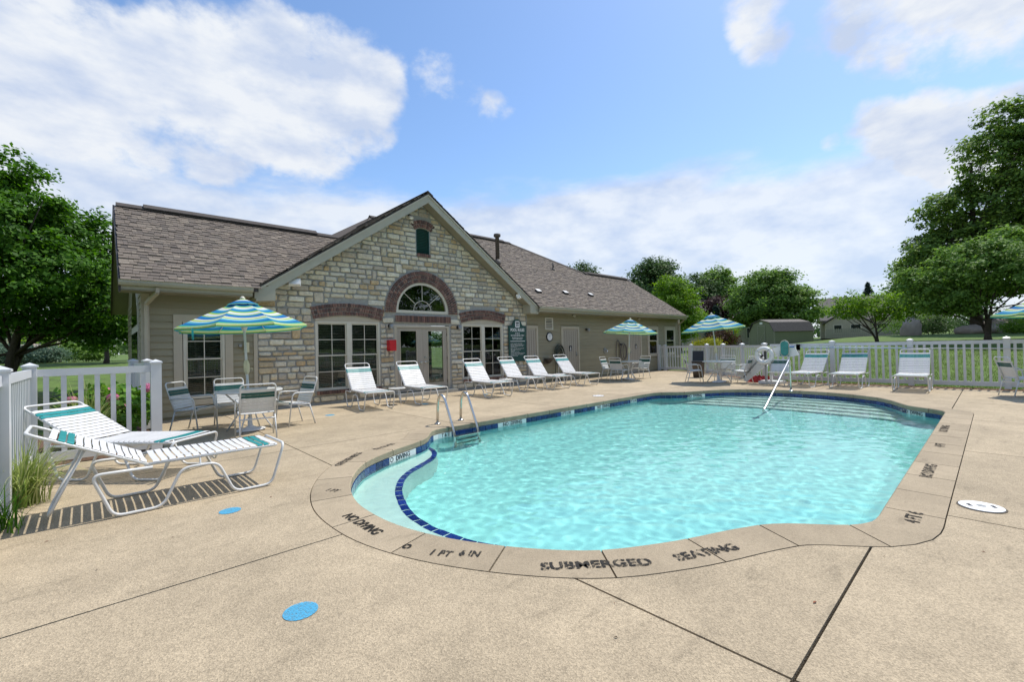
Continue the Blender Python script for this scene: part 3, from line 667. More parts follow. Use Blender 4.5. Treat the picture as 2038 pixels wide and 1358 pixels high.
def put_stone(x0, x1, z0, z1):
    g_ = .0175
    p = [(x0+g_, z0+g_), (x1-g_, z0+g_), (x1-g_, z1-g_), (x0+g_, z1-g_)]
    p = [(a+sr.uniform(-.011, .011), b+sr.uniform(-.011, .011)) for a, b in p]
    off = gz(GCX)-.045
    p = clip_half(p, GSL, 1, off+GSL*GCX); p = clip_half(p, -GSL, 1, off-GSL*GCX) if len(p) > 2 else p
    if len(p) < 3: return
    ar_ = abs(sum(p[i-1][0]*p[i][1]-p[i][0]*p[i-1][1] for i in range(len(p))))/2
    if ar_ < .0022: return
    cx_, cz_ = sum(a for a, b in p)/len(p), sum(b for a, b in p)/len(p); d = sr.uniform(.022, .05)
    # cut corners a little so the outline is not a clean rectangle
    pp = []
    for i in range(len(p)):
        a, b, c = Vector(p[i-1]), Vector(p[i]), Vector(p[(i+1) % len(p)])
        k = sr.uniform(.01, .034); pp += [b+(a-b).normalized()*min(k, (a-b).length*.3), b+(c-b).normalized()*min(k, (c-b).length*.3)]
    c0 = Vector((cx_, cz_)); nn = len(pp)
    Vt = [(w.x, FYW-.012, w.y) for w in pp]
    Vt += [((w.x), FYW-.02-d*.62+sr.uniform(-.004, .004), w.y) for w in pp]
    inn_ = [w+(c0-w).normalized()*min(.022, (c0-w).length*.4) for w in pp]
    Vt += [(w.x, FYW-.02-d+sr.uniform(-.009, .009), w.y) for w in inn_]
    Vt += [(c0.x, FYW-.02-d-sr.uniform(0, .014), c0.y)]
    F_ = []
    for k in range(2):
        for i in range(nn): j = (i+1) % nn; F_.append((k*nn+i, k*nn+j, (k+1)*nn+j, (k+1)*nn+i))
    for i in range(nn): F_.append((2*nn+i, 2*nn+(i+1) % nn, 3*nn))
    base = sr.choice(STC); t = sr.uniform(.80, 1.06); stones.append((ar_*(1.35 if cz_ < 2.4 else 1), Vt, F_, [min(1, c*t) for c in base]))
while z < gz(GCX):
    bh = sr.uniform(.24, .33); x_lo = max(SX0, GCX-(gz(GCX)-z)/GSL); x_hi = min(SX1, GCX+(gz(GCX)-z)/GSL)
    def split(z0, z1):
        bl_ = sorted(blocked(z0, z1)); iv = []; x = x_lo
        for a, b in bl_:
            if a > x: iv.append((x, min(a, x_hi)))
            x = max(x, b)
        if x < x_hi: iv.append((x, x_hi))
        return [i_ for i_ in iv if i_[1]-i_[0] > .05]
    def fill(z0, z1, a, b):
        h = z1-z0; x = a
        while x < b-.03:
            w_ = sr.uniform(.16, .46) if h < .2 else sr.uniform(.13, .30)
            if b-x-w_ < .13: w_ = b-x
            put_stone(x, x+w_, z0, z1); x += w_
    if sr.random() < .72:
        cuts = sorted({(0, bh)}); zm = z+bh*sr.uniform(.42, .58); t1, t2 = split(z, zm), split(zm, z+bh); tall = []
        # a few stones run through both courses
        if t1 and t2:
            for _ in range(sr.randint(1, 4)):
                xa = sr.uniform(x_lo, x_hi); wa = sr.uniform(.12, .27)
                if any(i_[0] < xa and xa+wa < i_[1] for i_ in t1) and any(i_[0] < xa and xa+wa < i_[1] for i_ in t2) and all(abs(xa-o_[0]) > .6 for o_ in tall): tall.append((xa, xa+wa))
        for zz0, zz1, tt in ((z, zm, t1), (zm, z+bh, t2)):
            for a, b in tt:
                cutp = [a]+[w_ for o_ in sorted(tall) if o_[0] > a and o_[1] < b for w_ in o_]+[b]
                for i in range(0, len(cutp), 2): fill(zz0, zz1, cutp[i], cutp[i+1])
        for o_ in tall: put_stone(o_[0], o_[1], z, z+bh)
    else:
        bh = sr.uniform(.13, .19)
        for a, b in split(z, z+bh): fill(z, z+bh, a, b)
    z += bh
stones.sort(key=lambda s_: -s_[0])
for ar_, Vt, F_, c in stones[:300]:
    mesh_obj('stone', Vt, F_, 'stone', stone_wall, False, [tuple(c)+(1,)]*len(Vt))
rest = MB()
for ar_, Vt, F_, c in stones[300:]: rest.add(Vt, F_, c)
if rest.v: stuff(rest.build('small_stones', 'stone', stone_wall))
# concrete plinth strip and returns of the stone bay
b = MB(); b.box(SX0-.01, SX1+.01, FYW-.06, FYW-.02, .0, .055); b.build('foundation_strip', 'mortar', club)
# bricks
br = random.Random(3)
BRC = [(.21,.115,.088),(.165,.09,.07),(.25,.145,.11),(.115,.072,.062),(.215,.125,.098),(.145,.088,.074)]
def brick(bm_, c, ax, az, w_, h_, d=.05):
    ax, az = Vector(ax), Vector(az); col = br.choice(BRC); t = br.uniform(.85, 1.2)
    bm_.obox((c[0], FYW-.02-d/2+br.uniform(-.006, .006), c[1]), (ax.x*w_/2, 0, ax.y*w_/2), (0, d/2, 0), (az.x*h_/2, 0, az.y*h_/2), [k_*t for k_ in col])
def arch_bricks(name, cx, cz, r0, rows, rh, a0, a1, bw):
    bm_ = MB()
    for k in range(rows):
        r_ = r0+rh*(k+.5); nb = int(round((a1-a0)*r_/bw))
        for i in range(nb):
            a = a0+(a1-a0)*(i+.5)/nb; er = Vector((math.cos(a), math.sin(a))); et = Vector((-er.y, er.x))
            brick(bm_, (cx+er.x*r_, cz+er.y*r_), et, er, (a1-a0)*r_/nb-.015, rh-.017)
    o = stuff(bm_.build(name, 'brick', club)); bk = MB(); k = 25
    pr = arc(cx, cz, r0-.0, a0, a1, k)+arc(cx, cz, r0+rh*rows, a1, a0, k)
    for i in range(k-1):
        p = [pr[i], pr[i+1], pr[2*k-2-i], pr[2*k-1-i]]; bk.add([(a, FYW-.045, b_) for a, b_ in p]+[(a, FYW-.015, b_) for a, b_ in p], [(0,3,2,1),(0,1,5,4),(2,3,7,6),(1,2,6,5),(3,0,4,7)])
    bk.build('brick_mortar', 'brickm', o)
for x0, x1 in WIN:
    cx, cz = seg_arch(x0, x1, 0, 2.365, AR); a = math.asin(.955/AR)
    arch_bricks('brick_arch', cx, cz, AR+.005, 3, .113, math.pi/2-a, math.pi/2+a, .072)
arch_bricks('brick_arch', FAN[0], FAN[1], FAN[2]+.005, 3, .119, -.02, math.pi+.02, .074)
arch_bricks('brick_arch', 7.485, 5.18-.45, .455, 2, .125, math.pi/2-.68, math.pi/2+.68, .075)
bm_ = MB()
for i in range(29): brick(bm_, (6.47+1.98*(i+.5)/29, 2.325), (1, 0), (0, 1), 1.98/29-.013, .20)
o = stuff(bm_.build('brick_lintel', 'brick', club)); bk = MB(); bk.box(6.46, 8.46, FYW-.045, FYW-.015, 2.215, 2.435); bk.build('brick_mortar', 'brickm', o)
for x0, x1 in WIN+[(7.25, 7.72)]:
    bm_ = MB(); z0 = WZ0 if x1-x0 > 1 else 4.37; nb = int((x1-x0)/.075)
    for i in range(nb): brick(bm_, (x0+(x1-x0)*(i+.5)/nb, z0-.05), (1, 0), (0, 1), (x1-x0)/nb-.01, .092, .075)
    o = stuff(bm_.build('brick_sill', 'brick', club)); bk = MB(); bk.box(x0, x1, FYW-.06, FYW-.015, z0-.10, z0-.004); bk.build('brick_mortar', 'brickm', o)

# windows
def sash(parent, x0, x1, z0, z1, y, cols, rows_, mw=.018):
    fr = MB(); w_ = .032
    fr.box(x0, x0+w_, y, y+.035, z0, z1); fr.box(x1-w_, x1, y, y+.035, z0, z1); fr.box(x0+w_, x1-w_, y, y+.035, z0, z0+w_); fr.box(x0+w_, x1-w_, y, y+.035, z1-w_, z1)
    fr.build('sash_frame', 'sash', parent)
    gx0, gx1, gz0, gz1 = x0+w_, x1-w_, z0+w_, z1-w_
    p = MB(); p.box(gx0-.004, gx1+.004, y+.017, y+.021, gz0-.004, gz1+.004); p.build('pane', 'glass', parent)
    for i in range(1, cols):
        x = gx0+(gx1-gx0)*i/cols; mm = MB(); mm.box(x-mw/2, x+mw/2, y+.009, y+.016, gz0, gz1); mm.build('muntin', 'sash', parent)
    for j in range(1, rows_):
        zz = gz0+(gz1-gz0)*j/rows_; mm = MB(); mm.box(gx0, gx1, y+.0075, y+.0145, zz-mw/2, zz+mw/2); mm.build('muntin', 'sash', parent)
def blinds(parent, x0, x1, z0, z1, y, pitch=.042):
    b_ = MB(); zz = z1-.03
    while zz > z0+.02:
        b_.obox(((x0+x1)/2, y, zz), ((x1-x0)/2-.01, 0, 0), (0, .019, -.012), (0, .0007, .0011)); zz -= pitch
    for x in (x0+.12*(x1-x0), x0+.88*(x1-x0)): b_.box(x-.002, x+.002, y-.022, y-.020, z0, z1)
    b_.box(x0, x1, y-.02, y+.02, z1-.03, z1)
    stuff(b_.build('blind', 'blind', parent))
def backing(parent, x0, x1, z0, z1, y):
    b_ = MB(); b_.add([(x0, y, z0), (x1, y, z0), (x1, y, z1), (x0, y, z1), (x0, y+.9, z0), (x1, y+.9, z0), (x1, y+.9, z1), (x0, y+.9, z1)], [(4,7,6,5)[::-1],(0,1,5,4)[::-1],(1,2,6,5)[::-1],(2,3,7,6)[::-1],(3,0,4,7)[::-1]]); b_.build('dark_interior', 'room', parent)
def double_hung(name, x0, x1, z0, z1, zr, mull, y, casing=0, cols=2):
    fr = MB(); w_ = .05
    fr.box(x0, x0+w_, y-.015, y+.09, z0, z1); fr.box(x1-w_, x1, y-.015, y+.09, z0, z1); fr.box(x0+w_, x1-w_, y-.015, y+.09, z1-w_, z1); fr.box(x0+w_, x1-w_, y-.03, y+.09, z0, z0+w_*.7)
    if mull: mc = (x0+x1)/2; fr.box(mc-.065, mc+.065, y-.018, y+.09, z0+w_*.7, z1-w_)
    o_ = fr.build(name, 'sash', club)
    lights = [(x0+w_, mc-.065), (mc+.065, x1-w_)] if mull else [(x0+w_, x1-w_)]
    for a, b_ in lights:
        sash(o_, a, b_, zr-.02, z1-w_, y+.012, cols, 2); sash(o_, a, b_, z0+w_*.7, zr+.018, y+.040, cols, 2)
        blinds(o_, a+.01, b_-.01, z0+.06, z1-w_-.01, y+.108)
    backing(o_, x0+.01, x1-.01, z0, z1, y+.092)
    return o_
for x0, x1 in WIN:
    o = double_hung('window', x0, x1, WZ0, WZ1, WRZ, True, FYW-.005)
    cx, cz = seg_arch(x0, x1, 0, 2.365, AR); a = math.asin((x1-x0)/2/AR)
    b = MB(); b.prism([(x0+.004, WZ1+.003), (x1-.004, WZ1+.003)]+arc(cx, cz, AR-.004, math.pi/2-a, math.pi/2+a, 13), FYW-.022, FYW+.06); b.build('arched_head_panel', 'trim', o)
# fanlight
FR = FAN[2]-.004
fan = MB(); k = 33
for (ra, rb, y0, y1) in ((FR, FR-.075, FYW-.03, FYW+.05),):
    for i in range(k-1):
        a0, a1 = math.pi*i/(k-1), math.pi*(i+1)/(k-1); P = []
        for y in (y0, y1):
            for r_, a in ((ra, a0), (ra, a1), (rb, a1), (rb, a0)): P.append((FAN[0]+r_*math.cos(a), y, FAN[1]+.05+(r_-.05)*math.sin(a) if r_ == ra else FAN[1]+.06+(r_-.05)*math.sin(a)))
        fan.add(P, [(0,3,2,1),(4,5,6,7),(0,1,5,4),(2,3,7,6)])
fan.box(FAN[0]-FR, FAN[0]+FR, FYW-.032, FYW+.05, FAN[1]-.02, FAN[1]+.062)
fanw = fan.build('fanlight', 'sash', club)
b = MB(); b.prism(arc(FAN[0], FAN[1]+.04, FR-.06, 0, math.pi, 25), FYW+.018, FYW+.022); b.build('pane', 'glass', fanw)
b = MB(); b.tube([(FAN[0]+.31*math.cos(a), FYW+.012, FAN[1]+.06+.31*math.sin(a)) for a in np.linspace(0, math.pi, 15)], .011, 6); b.build('muntin', 'sash', fanw)
for a in (R(40), R(90), R(140)):
    b = MB(); b.tube([(FAN[0]+r_*math.cos(a), FYW+.012, FAN[1]+.06+r_*math.sin(a)) for r_ in (.31, FR-.07)], .010, 6); b.build('muntin', 'sash', fanw)
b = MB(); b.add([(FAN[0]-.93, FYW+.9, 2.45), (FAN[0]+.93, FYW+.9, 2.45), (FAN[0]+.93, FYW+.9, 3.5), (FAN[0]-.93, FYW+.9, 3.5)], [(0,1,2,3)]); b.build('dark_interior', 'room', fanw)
# french doors
b = MB(); DY = FYW+.01
b.box(6.45, 6.53, DY-.03, DY+.09, .0, 2.12); b.box(8.33, 8.41, DY-.03, DY+.09, .0, 2.12); b.box(6.53, 8.33, DY-.03, DY+.09, 2.06, 2.12)
dfr = b.build('door_frame', 'trim', club)
b = MB(); b.box(6.36, 8.5, FYW-.33, FYW-.062, .0, .10); b.build('door_step', 'mortar', club)
for (x0, x1, gx0, gx1) in ((6.535, 7.428, 6.66, 7.20), (7.432, 8.325, 7.62, 8.17)):
    b = MB(); v_, f_ = slab([(x0, .115), (x1, .115), (x1, 2.055), (x0, 2.055)], [[(gx0, .33), (gx1, .33), (gx1, 1.96), (gx0, 1.96)]], DY, DY+.045, PW)
    dl = mesh_obj('door', v_, [t[::-1] for t in f_], 'door', club)
    b = MB(); b.box(gx0-.004, gx1+.004, DY+.018, DY+.024, .326, 1.964); b.build('pane', 'glass', dl)
    b = MB()
    for (a0, a1, c0, c1) in ((gx0-.025, gx0, .305, 1.985), (gx1, gx1+.025, .305, 1.985), (gx0, gx1, .305, .33), (gx0, gx1, 1.96, 1.985)): b.box(a0, a1, DY-.008, DY-.0005, c0, c1)
    b.build('glazing_bead', 'trim', dl)
    hx = 7.36 if x0 < 7 else 7.50; s_ = -1 if x0 < 7 else 1
    b = MB(); b.lathe([(.001, 0), (.03, .002), (.03, .012), (.012, .016), (.012, .05)], 12); o_ = MB(); o_.v = [(hx+p[0], DY-.001-p[2], .98+p[1]) for p in b.v]; o_.f = b.f
    o_.bar((hx, DY-.045, .98), (hx+s_*.11, DY-.045, .975), .018, .022); o_.build('handle', 'steel', dl)
    if s_ > 0:
        b = MB(); b.lathe([(.001, 0), (.028, .002), (.026, .016), (.001, .018)], 12); o_ = MB(); o_.v = [(hx+p[0], DY-.001-p[2], 1.13+p[1]) for p in b.v]; o_.f = b.f; o_.build('deadbolt', 'steel', dl)
        for hz in (.35, 1.1, 1.85): b = MB(); b.box(8.318, 8.334, DY-.012, DY-.001, hz-.05, hz+.05); b.build('hinge', 'bronze', dl)
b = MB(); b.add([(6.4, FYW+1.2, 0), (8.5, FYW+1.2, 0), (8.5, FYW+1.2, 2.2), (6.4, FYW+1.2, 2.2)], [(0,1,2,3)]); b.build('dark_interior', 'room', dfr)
# gable vent
b = MB(); b.prism([(7.255, 4.375), (7.715, 4.375)]+arc(7.485, 5.18-.45, .446, math.pi/2-va, math.pi/2+va, 7), FYW+.03, FYW+.05); gv = b.build('gable_vent', 'signgreen', club)
for i in range(16):
    zz = 4.40+i*.049
    b = MB(); b.obox((7.485, FYW+.012, zz), (.215, 0, 0), (0, .018, -.014), (0, .003, .004)); b.build('louver', 'signgreen', gv)
b = MB(); b.box(7.25, 7.275, FYW-.02, FYW+.04, 4.37, 5.12); b.box(7.695, 7.72, FYW-.02, FYW+.04, 4.37, 5.12); b.build('vent_frame', 'signgreen', gv)

# siding walls: every lap board its own piece
side = mesh_obj('siding_wall', *slab([(.70, .0), (2.84, .0), (2.84, 2.80), (.70, 2.80)], [[(1.36, .40), (2.16, .40), (2.16, 2.18), (1.36, 2.18)]], FYW+.002, FYW+.12, PW), 'siding', club)
side2 = mesh_obj('siding_wall', *slab([(11.90, .0), (24.05, .0), (24.05, 2.80), (11.90, 2.80)], [], FYW+.002, FYW+.12, PW), 'siding', club)
EX = .1475
def board(parent, x0, x1, k, name='siding_board'):
    z0 = .06+k*EX; z1 = min(z0+EX+.02, 2.80)
    b_ = MB(); b_.add([(x0, FYW-.034, z0), (x1, FYW-.034, z0), (x1, FYW-.006, z1), (x0, FYW-.006, z1), (x0, FYW+.001, z0), (x1, FYW+.001, z0), (x1, FYW+.001, z1), (x0, FYW+.001, z1)], [(0,1,2,3),(4,5,1,0),(5,6,2,1),(7,4,0,3)])
    b_.build(name, 'siding', parent)
def boards(parent, a, b_, openings):
    for k in range(19):
        z0 = .06+k*EX; z1 = z0+EX; x = a; segs = []
        for (o0, o1, oz0, oz1) in sorted(openings):
            if z1 > oz0+.01 and z0 < oz1-.01:
                if o0 > x: segs.append((x, o0))
                x = max(x, o1)
        if x < b_: segs.append((x, b_))
        for s0, s1 in segs:
            while s1-s0 > 4.4:
                cut = s0+3.66-(k % 3)*.6; board(parent, s0, cut-.001, k); s0 = cut+.001
            board(parent, s0, s1, k)
D2 = [(11.95, 12.56), (13.93, 15.10), (18.83, 20.05)]
W2 = [(20.63, 21.72), (22.37, 23.54)]
boards(side, .80, 2.74, [(1.20, 2.31, .28, 2.28)])
boards(side2, 11.96, 23.95, [(a-.0, b_, 0, 2.20) for a, b_ in D2]+[(a, b_, .75, 2.30) for a, b_ in W2])
b = MB(); b.box(.660, .80, FYW-.044, FYW+.0, .0, 2.80); b.build('corner_board', 'trim', club)
b = MB(); b.box(2.74, 2.82, FYW-.046, FYW+.0, .0, 2.80); b.build('corner_board', 'trim', club)
b = MB(); b.box(23.95, 24.09, FYW-.044, FYW+.0, .0, 2.80); b.build('corner_board', 'trim', club)
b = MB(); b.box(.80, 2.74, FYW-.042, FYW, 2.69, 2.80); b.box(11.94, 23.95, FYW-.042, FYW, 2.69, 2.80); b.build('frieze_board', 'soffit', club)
# stone bay cheek to the right wing
b = MB(); b.box(SX1, SX1+.02, FYW-.06, FYW+.02, .02, 2.8); b.build('corner_trim', 'mortar', club)
def casing(parent, x0, x1, z0, z1, w_, sill=True, y=FYW):
    b_ = MB(); b_.box(x0, x0+w_, y-.046, y-.001, z0, z1); b_.box(x1-w_, x1, y-.046, y-.001, z0, z1); b_.box(x0+w_, x1-w_, y-.046, y-.001, z1-w_, z1)
    if sill: b_.box(x0+w_, x1-w_, y-.06, y-.001, z0, z0+w_*.8)
    b_.build('casing', 'trim', parent)
o = double_hung('window', 1.37, 2.15, .42, 2.16, 1.30, False, FYW-.015); casing(o, 1.20, 2.31, .28, 2.28, .155)
for i, (a, b_) in enumerate(W2):
    fr = MB(); fr.box(a+.18, b_-.18, FYW-.012, FYW-.004, .9, 2.12); o = fr.build('window', 'room', club); casing(o, a, b_, .75, 2.30, .15)
    sash(o, a+.15, b_-.15, .87, 1.55, FYW-.04, 1, 1); sash(o, a+.15, b_-.15, 1.535, 2.15, FYW-.058, 1, 1)
    fr = MB(); fr.box(a+.19, b_-.19, FYW-.0165, FYW-.0125, .9, 1.98); fr.build('curtain', 'blind', o)
for i, (a, b_) in enumerate(D2):
    w_ = .10; b = MB(); x0 = a-.25 if i == 0 else a+w_; x0 = 11.955 if i == 0 else x0
    b.box(x0, b_-w_, FYW-.018, FYW-.003, .015, 2.10); o = b.build('door', 'door', club)
    c_ = MB()
    if i: c_.box(a, a+w_, FYW-.048, FYW-.001, 0, 2.20)
    c_.box(b_-w_, b_, FYW-.048, FYW-.001, 0, 2.20); c_.box(x0 if i == 0 else a+w_, b_-w_, FYW-.048, FYW-.001, 2.10, 2.20); c_.build('door_casing', 'trim', o)
    for j in range(1, 7 if i else 4):
        x = x0+(b_-w_-x0)*j/(7 if i else 4); g_ = MB(); g_.box(x-.005, x+.005, FYW-.0195, FYW-.0178, .1, 2.02); g_.build('groove', 'bronze', o)
    hx = b_-w_-.10 if i < 2 else a+w_+.10
    g_ = MB(); g_.box(hx-.03, hx+.03, FYW-.026, FYW-.0182, .96, 1.14); g_.tube([(hx, FYW-.03, 1.0), (hx, FYW-.075, 1.0)], .02, 8); g_.build('handle', 'galv', o)
    if i:
        xs_ = (x0+b_-w_)/2+(.0 if i == 1 else .1)
        t = thing('restroom_sign', ['', 'small black restroom sign on the door right of the coiled hose', 'small black restroom sign on the door behind the far umbrella table'][i], 'sign', (xs_, FYW-.02, 1.27), 0, None, True)
        g_ = MB(); g_.box(xs_-.085, xs_+.085, FYW-.030, FYW-.0205, 1.165, 1.395); g_.build('plate', 'dark', t)
        g_ = MB(); g_.prism(arc(xs_, 1.335, .022, 0, 2*math.pi, 13)[:-1], FYW-.0335, FYW-.0305); g_.prism([(xs_-.035, 1.225), (xs_+.035, 1.225), (xs_+.016, 1.308), (xs_-.016, 1.308)], FYW-.0335, FYW-.0305); g_.box(xs_-.05, xs_+.05, FYW-.0335, FYW-.0305, 1.18, 1.20); g_.build('pictogram', 'white', t)
# gable-end wall on the left (faces -X)
b = MB(); b.box(.70, .82, FYW+.004, 18.2, 0, 2.82); ew = b.build('end_wall', 'siding', club)
b = MB(); b.add([(.70, 11.75, 2.83), (.70, 18.5, 2.83), (.70, 15.1, 5.0), (.78, 11.75, 2.83), (.78, 18.5, 2.83), (.78, 15.1, 5.0)], [(0,2,1)[::-1],(3,4,5)[::-1],(0,1,4,3),(1,2,5,4),(2,0,3,5)]); b.build('gable_panel', 'siding', ew)
for k in range(19):
    z0 = .06+k*EX; z1 = z0+EX+.015
    for y0, y1 in (((12.16, 13.0), (15.6, 18.15)) if .5 < z0 < 2.45 else ((12.16, 18.15),)):
        b = MB(); b.add([(.676, y0, z0), (.676, y1, z0), (.692, y1, z1), (.692, y0, z1), (.699, y0, z0), (.699, y1, z0)], [(0,3,2,1),(0,1,5,4)]); b.build('siding_board', 'siding', ew)
o = MB().prism([(13.05, .5), (15.55, .5), (15.55, 2.0)]+arc(14.3, 2.0, 1.2, .05, math.pi-.05, 15)+[(13.05, 2.0)], .66, .698, 'x').build('arched_window', 'sash', ew)
for y0, y1 in ((13.16, 13.88), (13.96, 14.64), (14.72, 15.44)):
    b = MB(); b.box(.650, .659, y0, y1, .62, 1.95); b.build('pane', 'glass', ew)
b = MB(); b.prism(arc(14.3, 2.06, 1.08, .05, math.pi-.05, 15), .650, .659, 'x'); b.build('pane', 'glass', ew)

# ------------------------------------------------------------------ roofs
EY, EZ, SL = 11.55, 2.90, .667
RW = 1/math.sqrt(1+SL*SL)
roof = mesh_obj('roof', [(.31,EY,EZ-.02),(23.88,EY,EZ-.02),(23.95,15.2,5.32),(19.5,15.2,5.32),(16.33,17.7,6.98),(8.4,17.7,6.98),(6.6,15.1,5.25),(.37,15.1,5.25),
  (.31,EY,EZ-.09),(23.88,EY,EZ-.09),(.37,18.65,EZ-.02),(23.95,18.85,EZ-.02),(8.4,23.8,EZ),(16.33,23.8,EZ),(6.6,18.65,EZ),(19.5,18.85,EZ),(2.74,EY,EZ-.02),(12.16,EY,EZ-.02),(2.74,12.3,EZ-.02+.75*SL),(12.16,12.3,EZ-.02+.75*SL),(2.74,EY,EZ-.09),(12.16,EY,EZ-.09)],
  [(0,16,18,5,6,7),(18,19,3,4,5),(17,1,2,3,19),(0,8,20,16),(17,21,9,1),(7,6,14,10),(3,2,11,15),(5,4,13,12),(6,5,12,14),(4,3,15,13)], 'roofbase', club)
roof['label'] = 'brown architectural shingle roof'
shr = random.Random(21)
SHC = [(.185,.152,.122),(.16,.133,.11),(.215,.18,.143),(.18,.15,.122),(.145,.122,.102),(.205,.17,.135),(.24,.203,.16),(.17,.145,.12)]
tabs = []
def shingles(P0, U, Vv, nrm_, vmax, urange, keep=None, expo=.143):
    """courses of dimensional shingles laid from the eave up"""
    P0, U, Vv, nrm_ = Vector(P0), Vector(U), Vector(Vv).normalized(), Vector(nrm_).normalized(); k = 0
    while k*expo < vmax:
        v0 = k*expo; a, b_ = urange(v0+expo*.5)
        if b_-a > .05:
            x = a+shr.uniform(-.2, 0)
            while x < b_:
                w_ = shr.uniform(.08, .21); x0, x1 = max(a, x), min(b_, x+w_-.004); x += w_
                if x1-x0 < .03: continue
                if keep and not keep((x0+x1)/2, v0): continue
                lift = shr.choice((.007, .007, .012, .018)); vt = v0+expo*1.25
                if vt > vmax: vt = vmax
                A = [P0+U*x0+Vv*(v0-.008)+nrm_*(lift+.006), P0+U*x1+Vv*(v0-.008)+nrm_*(lift+.006), P0+U*x1+Vv*vt+nrm_*.004, P0+U*x0+Vv*vt+nrm_*.004, P0+U*x0+Vv*(v0-.008)-nrm_*.004, P0+U*x1+Vv*(v0-.008)-nrm_*.004]
                c = shr.choice(SHC); t = shr.uniform(.9, 1.1)
                d_ = A[0].length
                c = [q_*t for q_ in c]; F_ = [(0,1,2,3),(4,5,1,0),(4,0,3),(5,2,1)]; C_ = [tuple(c)+(1,)]*6
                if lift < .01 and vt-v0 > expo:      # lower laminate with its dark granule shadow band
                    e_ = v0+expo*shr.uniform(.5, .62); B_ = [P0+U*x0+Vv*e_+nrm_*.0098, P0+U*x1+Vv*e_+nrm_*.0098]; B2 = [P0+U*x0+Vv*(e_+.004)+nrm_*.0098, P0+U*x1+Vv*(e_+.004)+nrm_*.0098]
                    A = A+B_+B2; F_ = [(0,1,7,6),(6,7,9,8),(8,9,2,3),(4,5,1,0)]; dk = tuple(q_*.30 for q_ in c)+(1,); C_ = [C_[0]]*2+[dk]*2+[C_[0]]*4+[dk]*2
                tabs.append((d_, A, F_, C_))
        k += 1
zr_ = lambda v_: EZ+v_*SL*RW
def ur(v_):
    z_ = zr_(v_)
    a = .33
    if z_ > 5.24: a = 6.6+(z_-5.24)/(6.98-5.24)*1.8
    b_ = 23.88+.07*v_/4.4
    if z_ > 5.31: b_ = 19.5-(z_-5.32)/(6.98-5.32)*3.17
    return a, b_
shingles((0, EY, EZ), (1,0,0), (0,1,SL), (0,-SL,1), (17.7-EY)/RW, ur, lambda x_, v_: zr_(v_) > GAP-GSL*abs(x_-GCX)-.12 or abs(x_-GCX) > 4.74)
# gable roof over the stone bay
gy0, gy1 = 11.66, 17.3
hx = 4.74; zl = GAP-GSL*hx
mesh_obj('roof', [(GCX-hx,gy0,zl-.02),(GCX,gy0,GAP-.02),(GCX+hx,gy0,zl-.02),(GCX-hx,gy1,zl-.02),(GCX,gy1,GAP-.02),(GCX+hx,gy1,zl-.02),(GCX-hx,gy0,zl-.075),(GCX,gy0,GAP-.085),(GCX+hx,gy0,zl-.075)],
   [(0,1,4,3),(1,2,5,4),(0,6,7,1),(1,7,8,2)], 'roofbase', club)
GL = hx*math.sqrt(1+GSL*GSL)
shingles((GCX-hx, gy1, zl), (0,-1,0), (1,0,GSL), (-GSL,0,1), GL, lambda v_: (0, gy1-gy0+.02))
shingles((GCX+hx, gy0, zl), (0,1,0), (-1,0,GSL), (GSL,0,1), GL, lambda v_: (-.02, gy1-gy0))
tabs.sort(key=lambda t: t[0])
vis = [t for t in tabs if t[1][0].y < 15.2 and t[1][0].x < 6.0 and abs(t[1][0].z-(EZ+(t[1][0].y-EY)*SL)) < .06]
pick = set(id(t) for t in vis[:300])
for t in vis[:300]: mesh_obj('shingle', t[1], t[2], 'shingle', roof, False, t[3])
rs = MB()
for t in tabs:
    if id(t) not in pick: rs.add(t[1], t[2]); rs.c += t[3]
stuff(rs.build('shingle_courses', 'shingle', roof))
# ridge caps
def ridge(p, q_, w_, name='ridge_cap', dark=False):
    b_ = MB(); p, q_ = Vector(p), Vector(q_); d = (q_-p).normalized(); sd_ = d.cross(Vector((0,0,1))).normalized()
    for s_ in (-1, 1): b_.obox((p+q_)/2+sd_*s_*w_/2*.95-Vector((0,0,w_*.25)), d*(q_-p).length/2, sd_*s_*w_/2*.9-Vector((0,0,w_*.30)), Vector((0,0,.012)))
    return b_.build(name, 'shedroof' if dark else 'roofbase', roof)
ridge((.36,15.1,5.31),(6.9,15.1,5.31),.2); ridge((.9,15.1,5.36),(5.3,15.1,5.36),.22,'ridge_vent')
ridge((8.4,17.7,7.06),(16.35,17.7,7.06),.2); ridge((10.5,17.7,7.10),(15.9,17.7,7.10),.22,'ridge_vent'); ridge((19.5,15.2,5.40),(23.95,15.2,5.40),.2); ridge((19.8,15.2,5.44),(23.6,15.2,5.44),.2,'ridge_vent')
ridge((GCX,gy0,GAP+.03),(GCX,gy1,GAP+.03),.2); ridge((16.33,17.7,7.03),(19.5,15.2,5.37),.16)
# gutters, fascia, soffit
for x0, x1 in ((.30, 2.62), (12.16, 23.96)):
    b = MB(); b.prism([(EY+.02, EZ-.115), (EY-.06, EZ-.10), (EY-.085, EZ-.055), (EY-.085, EZ-.02), (EY-.10, EZ+.0), (EY-.09, EZ+.0), (EY-.075, EZ-.015), (EY+.02, EZ-.015)], x0, x1, 'x'); b.build('gutter', 'fascia', club)
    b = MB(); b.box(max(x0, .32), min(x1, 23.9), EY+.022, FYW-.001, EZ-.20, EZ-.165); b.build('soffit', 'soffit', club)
    b = MB(); b.box(max(x0, .32), min(x1, 23.9), EY+.021, EY+.045, EZ-.165, EZ-.09); b.build('fascia', 'fascia', club)
def rake(x_lo, x_hi, zlo, zhi, y, th, w_, name='rake_board', mat='fascia'):
    b_ = MB(); b_.prism([(x_lo, zlo), (x_hi, zhi), (x_hi, zhi-w_), (x_lo, zlo-w_)], y, y+th); return b_.build(name, mat, club)
